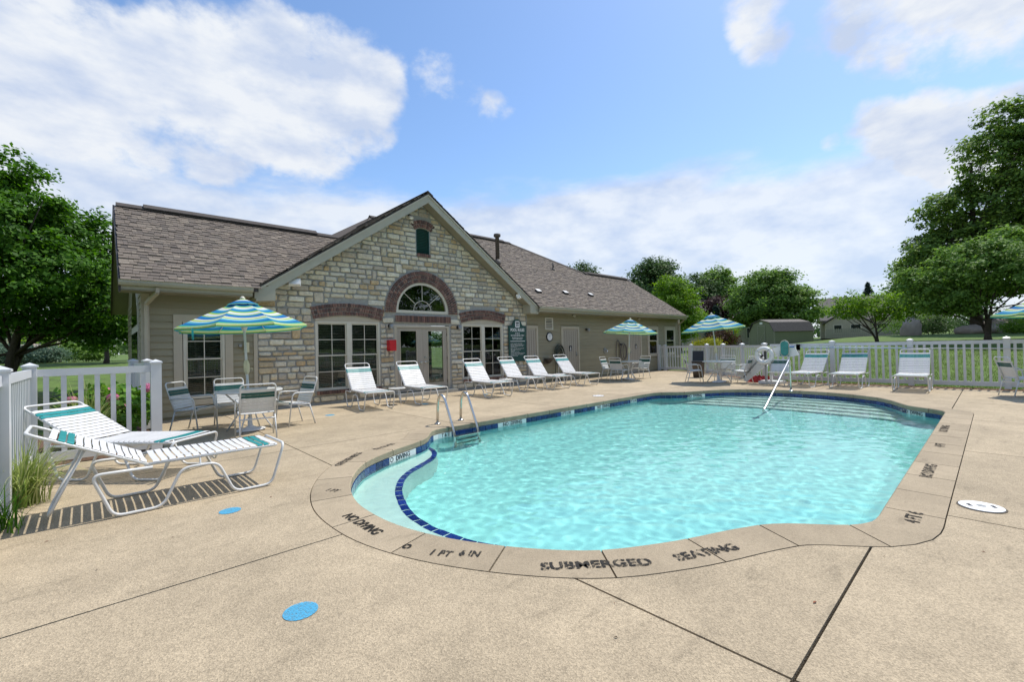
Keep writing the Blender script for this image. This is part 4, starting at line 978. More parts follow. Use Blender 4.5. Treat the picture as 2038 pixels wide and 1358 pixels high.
rake(GCX-hx, GCX-.001, zl-.075, GAP-.085, gy0+.005, .03, .24); rake(GCX+.001, GCX+hx, GAP-.085, zl-.075, gy0+.005, .03, .24)
rake(GCX-hx, GCX-.002, zl-.06, GAP-.07, gy0-.018, .03, .05, 'drip_edge'); rake(GCX+.002, GCX+hx, GAP-.07, zl-.06, gy0-.018, .03, .05, 'drip_edge')
for s_ in (-1, 1):
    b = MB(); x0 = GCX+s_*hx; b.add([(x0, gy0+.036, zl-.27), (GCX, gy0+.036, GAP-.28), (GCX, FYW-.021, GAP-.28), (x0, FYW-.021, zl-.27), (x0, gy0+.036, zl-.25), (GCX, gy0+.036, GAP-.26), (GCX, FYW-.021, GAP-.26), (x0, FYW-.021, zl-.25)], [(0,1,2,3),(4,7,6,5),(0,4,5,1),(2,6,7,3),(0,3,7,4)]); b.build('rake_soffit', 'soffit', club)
    # gable-side fascia under the eaves and the boxed return
    b = MB(); b.box(min(x0, x0+s_*.03), max(x0, x0+s_*.03), gy0, FYW+.3, zl-.27, zl-.03); b.build('eave_fascia', 'fascia', club)
    b = MB(); b.prism([(x0, zl-.27), (x0-s_*.42, zl-.27+GSL*.42), (x0-s_*.42, zl-.30), (x0, zl-.33)], gy0+.003, FYW-.03); b.build('eave_return', 'fascia', club)
    b = MB(); b.box(min(x0, x0+s_*.1), max(x0, x0+s_*.1), gy0+.05, FYW, zl-.14, zl-.04); b.build('gutter_end', 'fascia', club)
# left gable rake and overhang, right rake
b = MB(); b.add([(.30,EY,EZ-.03),(.30,15.1,5.25),(.30,15.1,5.02),(.30,EY,EZ-.24),(.335,EY,EZ-.03),(.335,15.1,5.25),(.335,15.1,5.02),(.335,EY,EZ-.24)], [(0,3,2,1),(4,5,6,7),(0,1,5,4),(2,3,7,6),(0,4,7,3)]); b.build('rake_board', 'bronze', club)
b = MB(); b.add([(.30,18.65,EZ-.03),(.30,15.1,5.25),(.30,15.1,5.02),(.30,18.65,EZ-.24),(.335,18.65,EZ-.03),(.335,15.1,5.25),(.335,15.1,5.02),(.335,18.65,EZ-.24)], [(0,3,2,1),(4,5,6,7),(0,1,5,4),(2,3,7,6)]); b.build('rake_board', 'bronze', club)
for ya in (EY, 18.65):
    b = MB(); b.add([(.336,ya,EZ-.20),(.336,15.1,5.04),(.70,15.1,5.04),(.70,ya,EZ-.20)], [(0,1,2,3)]); b.build('rake_soffit', 'soffit', club)
b = MB(); b.add([(23.90,EY,EZ-.03),(23.97,15.2,5.32),(23.97,15.2,5.12),(23.90,EY,EZ-.22),(23.87,EY,EZ-.03),(23.94,15.2,5.32),(23.94,15.2,5.12),(23.87,EY,EZ-.22)], [(0,3,2,1),(4,5,6,7),(0,1,5,4),(2,3,7,6),(0,4,7,3)]); b.build('rake_board', 'fascia', club)
b = MB(); b.box(23.93, 24.05, FYW+.002, 18.3, 0, 2.85); b.build('end_wall', 'siding', club)
# downspouts
b = MB(); b.bar((.90,EY+.02,EZ-.12),(.90,EY+.02,EZ-.22),.08,.06,(1,0,0)); b.bar((.90,EY+.02,EZ-.21),(.74,FYW-.07,EZ-.42),.08,.06,(1,0,0)); b.bar((.74,FYW-.07,EZ-.40),(.74,FYW-.07,.08),.085,.06,(1,0,0)); b.build('downspout', 'trim', club)
b = MB(); b.bar((23.9,EY+.03,EZ-.12),(24.0,FYW-.06,EZ-.45),.07,.06,(1,0,0)); b.bar((24.0,FYW-.06,EZ-.43),(24.0,FYW-.06,.05),.08,.06,(1,0,0)); b.build('downspout', 'trim', club)
# roof furniture on the front slope
def on_roof(x, y): return Vector((x, y, EZ+(y-EY)*SL))
p = on_roof(13.05, 14.9); b = MB(); b.lathe([(.09, -.1), (.09, 1.18), (.15, 1.18), (.16, 1.24), (.15, 1.30), (.04, 1.32)], 14, p); b.lathe([(.16, -.14), (.13, .16)], 14, p); o = b.build('flue_pipe', 'ventpipe', club, True)
p = on_roof(16.9, 15.05); b = MB(); b.lathe([(.05, -.1), (.05, .40)], 10, p); b.lathe([(.11, -.1), (.07, .10)], 10, p); b.build('vent_pipe', 'ventpipe', club, True)
for x, y in ((13.20, 12.62), (15.02, 12.72), (16.85, 12.75)):
    p = on_roof(x, y); b = MB(); nv = Vector((0,-SL,1)).normalized(); vv = Vector((0,1,SL)).normalized()
    b.obox(p+nv*.05, (.12,0,0), vv*.10, nv*.035); b.build('roof_vent', 'dark', club)
    b = MB(); b.obox(p+nv*.089+vv*.02, (.125,0,0), vv*.10, nv*.003); b.build('vent_hood', 'galv', club)

# ------------------------------------------------------------------ things fixed to the clubhouse
def sconce(x, z, lab):
    t = thing('wall_light', lab, 'light', (x, FYW-.06, z), 0, 'round wall lights on the clubhouse', True)
    b = MB(); b.lathe([(.001,0),(.06,0),(.06,.025),(.001,.03)], 12); o_ = MB(); o_.v = [(x+a, FYW-.055-c_, z+d) for a, d, c_ in b.v]; o_.f = b.f; o_.build('back_plate', 'bronze', t)
    b = MB(); b.tube([(x, FYW-.08, z), (x, FYW-.14, z+.02), (x, FYW-.17, z-.01)], .02, 8); b.build('arm', 'bronze', t)
    b = MB(); b.lathe([(.03,.07),(.055,.05),(.06,-.05),(.02,-.09)], 12, (x, FYW-.18, z-.02)); b.build('lamp_globe', 'galv', t, True)
sconce(6.27, 2.10, 'round wall light left of the french doors'); sconce(8.72, 2.09, 'round wall light right of the french doors'); sconce(15.57, 2.08, 'round wall light right of the single restroom door')
def flood(x, y, z, yaw, lab, sz=.13):
    t = thing('speaker_box', lab, 'speaker', (x, y, z), yaw)
    b = MB(); b.obox((0,0,0), (sz,0,0), (0,-sz*.45,.02), (0,.03,sz*.55)); b.build('housing', 'white', t); b = MB(); b.box(-.03,.03,.03,.14,.03,.10); b.build('bracket', 'dark', t)
flood(3.60, 11.76, 3.13, -.5, 'white box speaker under the left end of the gable'); flood(11.30, 11.76, 3.24, .5, 'white box speaker under the right end of the gable')
flood(7.02, 11.98, 5.42, .2, 'tiny white light box under the gable peak', .055)
t = thing('security_camera', 'white dome security camera under the eave at the stone corner', 'camera', (11.98, 11.83, 2.72))
b = MB(); b.lathe([(.06,.06),(.075,.02),(.07,-.03),(.045,-.07),(.001,-.085)], 14); b.build('dome', 'white', t, True); b = MB(); b.lathe([(.03,-.02),(.028,.02)], 10, (-.02,-.06,-.035)); b.build('lens', 'dark', t)
for x, lab in ((14.62, 'small flood lamp under the eave above the coiled hose'), (19.66, 'small flood lamp under the eave above the far umbrella')):
    t = thing('flood_lamp', lab, 'light', (x, FYW-.12, 2.66), 0, 'small flood lamps under the eave'); b = MB(); b.lathe([(.03,.05),(.03,0)], 10); b.build('base', 'bronze', t)
    b = MB(); b.tube([(0,0,0),(.05,-.08,-.04)], [.03,.05], 10); b.build('lamp_head', 'sash', t)
# fire alarm box and bell, lock box
t = thing('alarm_box', 'red metal emergency box beside the french doors', 'box', (6.29, FYW-.06, 1.36), 0, None, True)
b = MB(); b.box(6.18, 6.40, FYW-.22, FYW-.055, 1.37, 1.69); b.build('case', 'red', t); b = MB(); b.box(6.19, 6.39, FYW-.228, FYW-.221, 1.385, 1.66); b.build('cover', 'red', t); b = MB(); b.box(6.402, 6.412, FYW-.18, FYW-.12, 1.5, 1.56); b.build('latch', 'dark', t)
t = thing('outlet_box', 'grey weatherproof outlet box on the stone left of the doors', 'outlet', (6.33, FYW-.06, .85), 0, None, True)
b = MB(); b.box(6.26, 6.40, FYW-.12, FYW-.055, .80, .91); b.build('cover', 'galv', t); b = MB(); b.box(6.27, 6.39, FYW-.128, FYW-.1205, .81, .90); b.build('lid', 'galv', t)
t = thing('phone_box', 'cream utility box with thin conduit on the siding beside the stone corner', 'utility box', (2.55, FYW-.03, 1.0), 0, None, True)
b = MB(); b.box(2.53, 2.63, FYW-.10, FYW-.021, 1.42, 1.66); b.build('case', 'cream', t); b = MB(); b.tube([(2.58, FYW-.035, 1.42), (2.58, FYW-.035, .95), (2.55, FYW-.035, .88)], .009, 6); b.build('conduit', 'cream', t); b = MB(); b.tube([(2.45, FYW-.03, 1.58), (2.45, FYW-.10, 1.58)], .035, 8); b.build('lever', 'galv', t)
# wall vent louver
t = thing('wall_vent', 'pale louvered vent on the siding above the clock', 'vent', (13.2, FYW-.02, 2.05), 0, None, True)
b = MB(); x0, x1, z0, z1 = 12.98, 13.44, 2.05, 2.53
b.box(x0,x0+.04,FYW-.05,FYW-.021,z0,z1); b.box(x1-.04,x1,FYW-.05,FYW-.021,z0,z1); b.box(x0+.04,x1-.04,FYW-.05,FYW-.021,z0,z0+.04); b.box(x0+.04,x1-.04,FYW-.05,FYW-.021,z1-.04,z1); b.build('frame', 'sash', t)
b = MB(); b.box(x0+.04,x1-.04,FYW-.0235,FYW-.0215,z0+.04,z1-.04); b.build('backing', 'dark', t)
for i in range(6):
    zz = z0+.075+i*.066; b = MB(); b.obox(((x0+x1)/2,FYW-.036,zz),(.19,0,0),(0,.012,.016),(0,.002,-.002)); b.build('slat', 'sash', t)
# clock
t = thing('wall_clock', 'round black-rimmed wall clock on the siding', 'clock', (13.22, FYW-.03, 1.77), 0)
b = MB(); cp = MB(); cp.lathe([(.001,0),(.19,0),(.19,.03),(.16,.045),(.15,.03),(.001,.029)], 24); b.v = [(a, .008-c_, d) for a, d, c_ in cp.v]; b.f = cp.f; b.build('rim', 'dark', t, False)
b = MB(); b.prism(arc(0,0,.148,0,2*math.pi,25)[:-1], -.0245, -.0222); b.build('face', 'white', t)
b = MB(); b.bar((0,-.027,0),(-.05,-.027,.05),.008,.002,(0,1,0)); b.bar((0,-.029,0),(.02,-.029,.11),.006,.002,(0,1,0)); b.build('hands', 'dark', t)
for k in range(12):
    a = R(30*k); text('numeral', str(12 if k == 0 else k), .036, frame4((.12*math.sin(a), -.0252, .12*math.cos(a)), (1,0,0), (0,0,1)), 'inktext', t, ext=.0)
# coiled garden hose
t = thing('garden_hose', 'coil of dark green garden hose hung on the siding', 'hose', (13.70, FYW-.07, 1.05), 0)
for k in range(7):
    rx, rz = .30-.022*k+rnd.uniform(-.01,.01), .42-.02*k; b = MB()
    b.tube([(rx*math.cos(a)*(1+.05*math.sin(3*a+k)), -.05-.018*(k % 3), rz*math.sin(a)-(.03*k)) for a in np.linspace(0, 2*math.pi, 33)[:-1]], .014, 6, True); b.build('hose_loop', 'hose', t, True)
b = MB(); b.tube([(0,.03,.36),(0,-.13,.36),(0,-.15,.40)], .016, 8); b.build('hook', 'bronze', t); b = MB(); b.tube(smooth_curve([(-.25,-.07,-.3),(-.3,-.08,-.7),(-.2,-.1,-.98),(.1,-.1,-1.03)],5), .013, 6); b.build('hose_end', 'hose', t, True)
# drinking fountain
t = thing('drinking_fountain', 'rusty wall-mounted drinking fountain behind the chaise backs', 'fountain', (12.96, FYW-.03, .86), 0)
b = MB(); b.lathe([(.05,-.14),(.13,-.05),(.19,.03),(.19,.05),(.16,.045),(.12,.01),(.001,.0)], 16, (0,-.17,0)); b.build('bowl', 'bronze', t, True); b = MB(); b.box(-.12,.12,-.04,.008,-.16,.03); b.build('bracket', 'ventpipe', t); b = MB(); b.tube([(.06,-.12,.03),(.06,-.12,.09),(.03,-.17,.10)], .011, 6); b.build('spout', 'steel', t)
# valve and hose reel by the far door
t = thing('wall_spigot', 'chrome wall spigot with round escutcheon on the right siding', 'spigot', (16.94, FYW-.03, 1.13), 0)
b = MB(); cp = MB(); cp.lathe([(.001,0),(.13,.0),(.12,.03),(.001,.04)], 16); b.v = [(a,.008-c_,d) for a,d,c_ in cp.v]; b.f = cp.f; b.build('escutcheon', 'galv', t); b = MB(); b.tube([(0,-.03,0),(0,-.12,0),(0,-.14,-.06)], .025, 8); b.build('spout', 'steel', t)
t = thing('water_hose', 'brown looped hose hanging left of the far restroom door', 'hose', (18.1, FYW-.05, 1.0), 0)
for k, (cx_, w_, h_) in enumerate(((-.2,.16,.55),(.22,.22,.40),(.3,.17,.34))):
    b = MB(); b.tube([(cx_+w_*math.cos(a), -.04-.02*k, .05+h_*math.sin(a)) for a in np.linspace(0, 2*math.pi, 25)[:-1]], .022, 6, True); b.build('hose_loop', 'ventpipe', t, True)
b = MB(); b.box(-.03,.03,-.10,.03,.36,.44); b.build('hook', 'dark', t)
# pool rules sign
SXc, SZ0 = 11.39, .87
t = thing('pool_rules_sign', 'dark green pool rules sign with white lettering on the stone wall', 'sign', (SXc, FYW-.08, SZ0), 0, None, True)
pr = [(SXc-.44, SZ0), (SXc+.44, SZ0), (SXc+.44, 2.175), (SXc+.30, 2.185)]+arc(SXc+.30, 2.245, .06, -math.pi/2, -math.pi, 5)[1:]+arc(SXc, 2.20, .225, .15, math.pi-.15, 15)+arc(SXc-.30, 2.245, .06, 0, -math.pi/2, 5)[:-1]+[(SXc-.30, 2.185), (SXc-.44, 2.175)]
v_, f_ = slab(pr, [], FYW-.115, FYW-.082, PW); mesh_obj('board', v_, [q_[::-1] for q_ in f_], 'signgreen', t)
SY = FYW-.1165
def sbar(x0, x1, z0, h, name='fine_print', m_='white'):
    b_ = MB(); b_.box(x0, x1, SY-.0022, SY, z0, z0+h); return b_.build(name, m_, t)
b = MB(); rr = []
for cx_, cz_, a0 in ((.075,.085,0),(-.075,.085,90),(-.075,-.085,180),(.075,-.085,270)): rr += [(SXc+cx_+.035*math.cos(R(a0+k*18)), 2.235+cz_+.035*math.sin(R(a0+k*18))) for k in range(6)]
b.prism(rr, SY-.0022, SY); b.build('emblem_plate', 'white', t)
b = MB(); b.prism([(SXc-.075,2.27),(SXc+.075,2.27),(SXc+.085,2.315),(SXc-.085,2.315)], SY-.005, SY-.0025)
for s_ in (-1, 1): b.prism([(SXc+s_*.035-.022,2.155),(SXc+s_*.035+.022,2.155),(SXc+s_*.03+.016,2.268),(SXc+s_*.03-.016,2.268)], SY-.005, SY-.0025)
b.build('emblem_mark', 'inktext', t)
text('lettering', 'POOL RULES', .155, frame4((SXc, SY-.001, 2.02), (1,0,0), (0,0,1)), 'white', t, ext=.001, bold=.004, sx=.80)
fr_ = random.Random(5)
def words(zc, h, half, align=0):
    x = SXc-half if align == 0 else SXc-.36; x1 = SXc+half if align == 0 else SXc-.36+2*half; b_ = MB()
    while x < x1:
        w_ = fr_.uniform(.02, .09); xe = min(x+w_, x1); k = x
        while k < xe-.004:
            q_ = min(k+fr_.uniform(.006, .011), xe); b_.box(k, q_-.003, SY-.0015, SY, zc-h/2*fr_.uniform(.7,1), zc+h/2*fr_.uniform(.6,1)); k = q_
        x = xe+.018
    stuff(b_.build('fine_print', 'white', t))
words(1.90, .04, .12); words(1.825, .05, .34); words(1.74, .038, .28); words(1.69, .038, .25); sbar(SXc-.37, SXc+.37, 1.60, .022, 'rule_line')
for i, (zc, hf) in enumerate(((1.52,.30),(1.475,.34),(1.43,.33),(1.39,.16),(1.34,.34),(1.295,.26),(1.26,.10),(1.22,.22),(1.165,.36),(1.12,.33),(1.075,.17))): words(zc, .022, hf, 1)

# ------------------------------------------------------------------ fences
def post_mesh(h, w=.125):
    b = MB(); b.box(-w/2, w/2, -w/2, w/2, 0, h-.055); return b
def cap_mesh(h, w=.15):
    b = MB(); z = h-.055; b.box(-w/2, w/2, -w/2, w/2, z, z+.022)
    b.add([(-w/2,-w/2,z+.022),(w/2,-w/2,z+.022),(w/2,w/2,z+.022),(-w/2,w/2,z+.022),(0,0,z+.06)], [(0,1,4),(1,2,4),(2,3,4),(3,0,4)]); return b
shared = {}
def inst(key, maker, name, mat, parent, loc, rz=0, rot=None, smooth=False):
    """one mesh shared by many alike pieces"""
    if key not in shared:
        b = maker(); me = bpy.data.meshes.new(name); me.from_pydata(b.v, [], b.f); me.materials.append(mt[mat])
        if smooth: me.polygons.foreach_set('use_smooth', [True]*len(me.polygons))
        shared[key] = me
    o = bpy.data.objects.new(name, shared[key]); o.location = loc; o.rotation_euler = rot if rot else (0, 0, rz); COL.objects.link(o); o.parent = parent; return o
def fence(name, label, pts, grp, h=1.34, zf=lambda x, y: 0.0, post_at=None, pitch=.153, cat='fence', zb=.05, mid=False):
    P = [Vector(p) for p in pts]; root = thing(name, label, cat, (P[0].x, P[0].y, 0), 0, grp); O = Vector((P[0].x, P[0].y))
    for i, p in enumerate(P):
        if post_at is None or post_at[i]:
            d = (P[min(i+1, len(P)-1)]-P[max(i-1, 0)]); a = math.atan2(d.y, d.x); z = zf(p.x, p.y); q_ = p-O
            po = inst(('post', h), lambda: post_mesh(h), 'post', 'pvc', root, (q_.x, q_.y, z), a); inst(('cap', h), lambda: cap_mesh(h), 'cap', 'pvc', po, (0, 0, 0))
    for i in range(len(P)-1):
        a, b = P[i], P[i+1]; d = (b-a); ln = d.length; d.normalize(); g0 = .0625; z0, z1 = zf(a.x, a.y), zf(b.x, b.y); aa, bb = a+d*g0-O, b-d*g0-O
        for (zz, hh) in ((1.2075, .095), (zb+.06, .12)):
            r_ = MB(); r_.bar((aa.x, aa.y, z0+zz), (bb.x, bb.y, z1+zz), .045, hh); r_.build('rail', 'pvc', root)
        if mid: r_ = MB(); r_.bar((aa.x, aa.y, z0+.72), (bb.x, bb.y, z1+.72), .02, .035); r_.build('rail', 'pvc', root)
        npk = int(round((ln-.125)/pitch)); hh = 1.165-(zb+.115)
        for k in range(npk):
            t = g0+(ln-.125)*(k+.5)/npk; p = a+d*t-O; z = z0+(z1-z0)*t/ln
            inst(('picket', zb), lambda: MB().box(-.027, .027, -.011, .011, zb+.115, 1.165), 'picket', 'pvc', root, (p.x, p.y, z), math.atan2(d.y, d.x))
    return root
FG = 'white vinyl picket fences round the pool'
fence('picket_fence', 'white picket fence run seen edge-on at the far left', [(-.64, 4.1), (-.64, 5.97), (-.64, 8.34)], FG, post_at=[0, 1, 0])
fence('picket_fence', 'white picket fence run behind the two nearest chaises', [(-.64, 8.36), (.62, 8.38)], FG)
fence('gate', 'narrow white picket gate by the left corner of the clubhouse', [(.69, 11.1), (.52, 11.9)], None, cat='gate')
fence('picket_fence', 'short white picket run touching the right end of the clubhouse', [(21.62, 12.0), (21.62, 11.66), (21.5, 10.2)], FG, mid=True)
fence('picket_fence', 'white picket fence slanting behind the right umbrella table', [(21.38, 10.1), (20.2, 8.86), (19.1, 7.7), (18.0, 6.55), (17.02, 5.46)], FG, post_at=[0, 1, 1, 1, 1])
fence('picket_fence', 'long white picket fence behind the three right-hand chaises', [(17.02, 5.34), (17.02, 3.5), (17.02, 1.65), (17.02, -.2), (17.02, -2.05), (17.02, -3.9), (17.02, -5.75)], FG, post_at=[0, 1, 1, 1, 1, 1, 1], zf=lambda x, y: .03)

# ------------------------------------------------------------------ chaises
def strap_mesh(hw, w, r=.0135):
    b = MB(); P = [(-hw, -.012), (-hw-.004, .004), (-hw+.02, .0145), (0, .008), (hw-.02, .0145), (hw+.004, .004), (hw, -.012)]
    for y, z in P: b.v += [(-w/2, y, z), (w/2, y, z), (w/2, y, z-.0035), (-w/2, y, z-.0035)]
    for i in range(len(P)-1):
        for k in range(4): b.f.append((i*4+k, i*4+(k+1) % 4, (i+1)*4+(k+1) % 4, (i+1)*4+k))
    b.f += [(0,1,2,3), tuple(len(P)*4-1-k for k in range(4))]; return b
def make_lounger(ang, prop_down):
    t = thing('chaise_lounge', 'x', 'chaise lounge', group='white strap chaise lounges on the deck')
    tr = .0135; y = .345; a = R(ang); hs = 1.15
    side = [(-1.12, y, .388), (-1.53, y, .395), (-1.39, y, .016), (-1.05, y, .016), (-.905, y, .335), (-.62, y, .335), (-.48, y, .016), (-.14, y, .016), (-.015, y, .425)]
    path = side+[(p[0], -p[1], p[2]) for p in side[::-1]]
    b = MB(); b.tube(fillet(path, .075, 5), tr, 8); b.build('leg_frame', 'frame', t, True)
    b = MB(); sy = .308
    b.tube(fillet([(-hs, sy, .412), (-.07, sy, .412), (-.07, -sy, .412), (-hs, -sy, .412)], .05, 4), tr, 8); b.build('seat_frame', 'frame', t, True)
    for s_ in (-1, 1):
        b = MB(); b.tube([(-.76, s_*.345, .34), (-.76, s_*.315, .40)], .008, 6); b.build('strut', 'frame', t)
    c, sn = math.cos(a), math.sin(a); BL_ = .85
    bp = lambda l, yy: (-hs-l*c, yy, .412+l*sn)
    b = MB(); b.tube(fillet([bp(-.02, sy), bp(BL_*.55, sy), bp(BL_, sy), bp(BL_, -sy), bp(BL_*.55, -sy), bp(-.02, -sy)], .07, 5), tr, 8); b.build('back_frame', 'frame', t, True)
    b = MB(); u0 = bp(.46, .20)
    if prop_down: b.tube(fillet([(u0[0], .24, u0[2]), (-hs-.64, .17, .07), (-hs-.64, -.17, .07), (u0[0], -.24, u0[2])], .08, 4), .0115, 8)
    else: b.tube(fillet([(u0[0], .26, u0[2]), (-1.46, .26, .375), (-1.46, -.26, .375), (u0[0], -.26, u0[2])], .05, 4), .010, 8)
    b.build('back_prop', 'frame', t, True)
    b = MB(); b.tube([(-1.16, .345, .39), (-1.16, -.345, .39)], .010, 8); b.tube(fillet([(-.62, .3, .40), (-.62, .22, .35), (-.62, -.22, .35), (-.62, -.3, .40)], .05, 3), .009, 6); b.build('cross_brace', 'frame', t, True)
    k = 0; s = .115
    while s < hs-.02:
        inst('sstrap', lambda: strap_mesh(.312, .047), 'strap', 'greenstrap' if k in (1, 2) else 'strap', t, (-s, 0, .425)) if k not in (1, 2) else inst('sstrapg', lambda: strap_mesh(.312, .047), 'strap', 'greenstrap', t, (-s, 0, .425))
        k += 1; s += .061
    nb = 12; pit = .0585
    for k in range(nb):
        l = .045+pit*k; p = bp(l, 0); g = k in (nb-3, nb-2); off = .013
        inst('sstrapg' if g else 'sstrap', None, 'strap', '', t, (p[0]+off*sn, 0, p[2]+off*c), rot=(0, a, 0))
    return t
def place(proto, used, x, y, head, label, z=0):
    o = copy_tree(proto) if used else proto; o.location = (x, y, z); o.rotation_euler = (0, 0, R(head)); o['label'] = label; return o
l27 = make_lounger(27, True); place(l27, 0, 1.47, 5.58, 1, 'nearest chaise with its back folded almost flat, left foreground')
l31 = make_lounger(30, True); place(l31, 0, .86, 6.46, -47, 'second chaise lying behind the nearest one, before the left fence')
l50 = make_lounger(50, False)
place(l50, 0, 4.78, 9.66, -96, 'upright chaise before the left stone-wall windows, nearest of the clubhouse row')
for x, y, h_, lab in ((6.23, 9.56, -94, 'chaise standing before the french doors with mostly white straps'), (8.26, 9.27, -95, 'chaise just right of the french doors, behind the pool ladder'),
    (10.0, 9.66, -95, 'fourth chaise of the clubhouse row, before the right stone-wall window'), (10.98, 9.40, -95, 'fifth chaise of the clubhouse row, in front of the pool rules sign'), (12.52, 9.42, -95, 'last chaise of the clubhouse row, in front of the coiled hose'),
    (15.12, 4.06, 172, 'leftmost of the three chaises along the right fence, beside the armchair'), (15.24, 2.92, 179, 'middle of the three chaises along the right fence'), (15.10, 1.50, 181, 'rightmost of the three full chaises along the right fence')):
    place(l50, 1, x, y, h_, lab)
# small side tables
def make_side_table():
    t = thing('side_table', 'x', 'side table', group='small white side tables between chaises')
    b = MB(); b.lathe([(.001, .395), (.20, .395), (.215, .405), (.215, .415), (.19, .418), (.001, .418)], 20); b.build('table_top', 'tabletop', t)
    for k in range(3):
        a = R(30+120*k); b = MB(); b.tube(fillet([(.12*math.cos(a), .12*math.sin(a), .394), (.17*math.cos(a), .17*math.sin(a), .2), (.19*math.cos(a), .19*math.sin(a), .0)], .05), .011, 8); b.build('leg', 'frame', t, True)
    return t
st = make_side_table()
place(st, 0, 5.62, 10.45, 0, 'small round side table between the first two clubhouse chaises'); place(st, 1, 9.15, 10.2, 20, 'small round side table between the third and fourth clubhouse chaises'); place(st, 1, 11.8, 10.35, 40, 'small round side table between the fifth and last clubhouse chaises')

# ------------------------------------------------------------------ tables, chairs, umbrellas
def make_chair():
    t = thing('patio_chair', 'x', 'chair', group='white strap dining chairs'); r_ = .0125
    for s_ in (-1, 1):
        b = MB(); b.tube(fillet([(-.245, s_*.27, .615), (.17, s_*.285, .635), (.25, s_*.285, .0)], .10, 5), r_, 8); b.build('arm', 'frame', t, True)
        b = MB(); b.tube([(-.165, s_*.25, .40), (-.27, s_*.26, .0)], r_, 8); b.build('rear_leg', 'frame', t, True)
    b = MB(); b.tube(fillet([(-.18, .25, .395), (.225, .25, .425), (.225, -.25, .425), (-.18, -.25, .395)], .04, 4), r_, 8); b.tube([(-.19, .255, .33), (-.19, -.255, .33)], r_, 8); b.tube([(.215, .28, .40), (.215, -.28, .40)], .010, 6); b.build('seat_frame', 'frame', t, True)
    bx = lambda l: (-.165-l*.31, .38+l*.95)
    p0, p1 = bx(0), bx(.545)
    b = MB(); b.tube(fillet([(p0[0], .25, p0[1]), (bx(.3)[0], .25, bx(.3)[1]), (p1[0], .25, p1[1]), (p1[0], -.25, p1[1]), (bx(.3)[0], -.25, bx(.3)[1]), (p0[0], -.25, p0[1])], .065, 5), r_, 8); b.build('back_frame', 'frame', t, True)
    for k in range(7):
        g = k == 6; inst('cstrapg' if g else 'cstrap', lambda: strap_mesh(.252, .048), 'strap', 'darkstrap' if g else 'strap', t, (-.155+.058*k, 0, .408+.0043*k), rot=(0, -.075, 0))
    for k in range(8):
        l = .075+.050*k; q_ = bx(l); g = k in (5, 6)
        inst('cbackg' if g else 'cback', lambda: strap_mesh(.252, .045), 'strap', 'darkstrap' if g else 'strap', t, (q_[0]+.012, 0, q_[1]+.004), rot=(0, 1.257, 0))
    return t
def make_table():
    t = thing('patio_table', 'x', 'table', group='round white patio tables')
    b = MB(); b.lathe([(.001, .700), (.50, .700), (.53, .705), (.535, .72), (.53, .735), (.50, .738), (.001, .738)], 36); b.build('table_top', 'tabletop', t)
    b = MB(); b.lathe([(.035, .66), (.035, .74)], 12); b.build('collar', 'frame', t)
    for k in range(4):
        a = R(45+90*k); c_, s_ = math.cos(a), math.sin(a); b = MB(); b.tube(fillet([(.44*c_, .44*s_, .699), (.20*c_, .20*s_, .46), (.20*c_, .20*s_, .30), (.40*c_, .40*s_, .0)], .10, 5), .014, 8); b.build('leg', 'frame', t, True)
    b = MB(); b.tube([(.2*math.cos(a), .2*math.sin(a), .40) for a in np.linspace(0, 2*math.pi, 25)[:-1]], .009, 6, True); b.build('ring', 'frame', t, True)
    return t
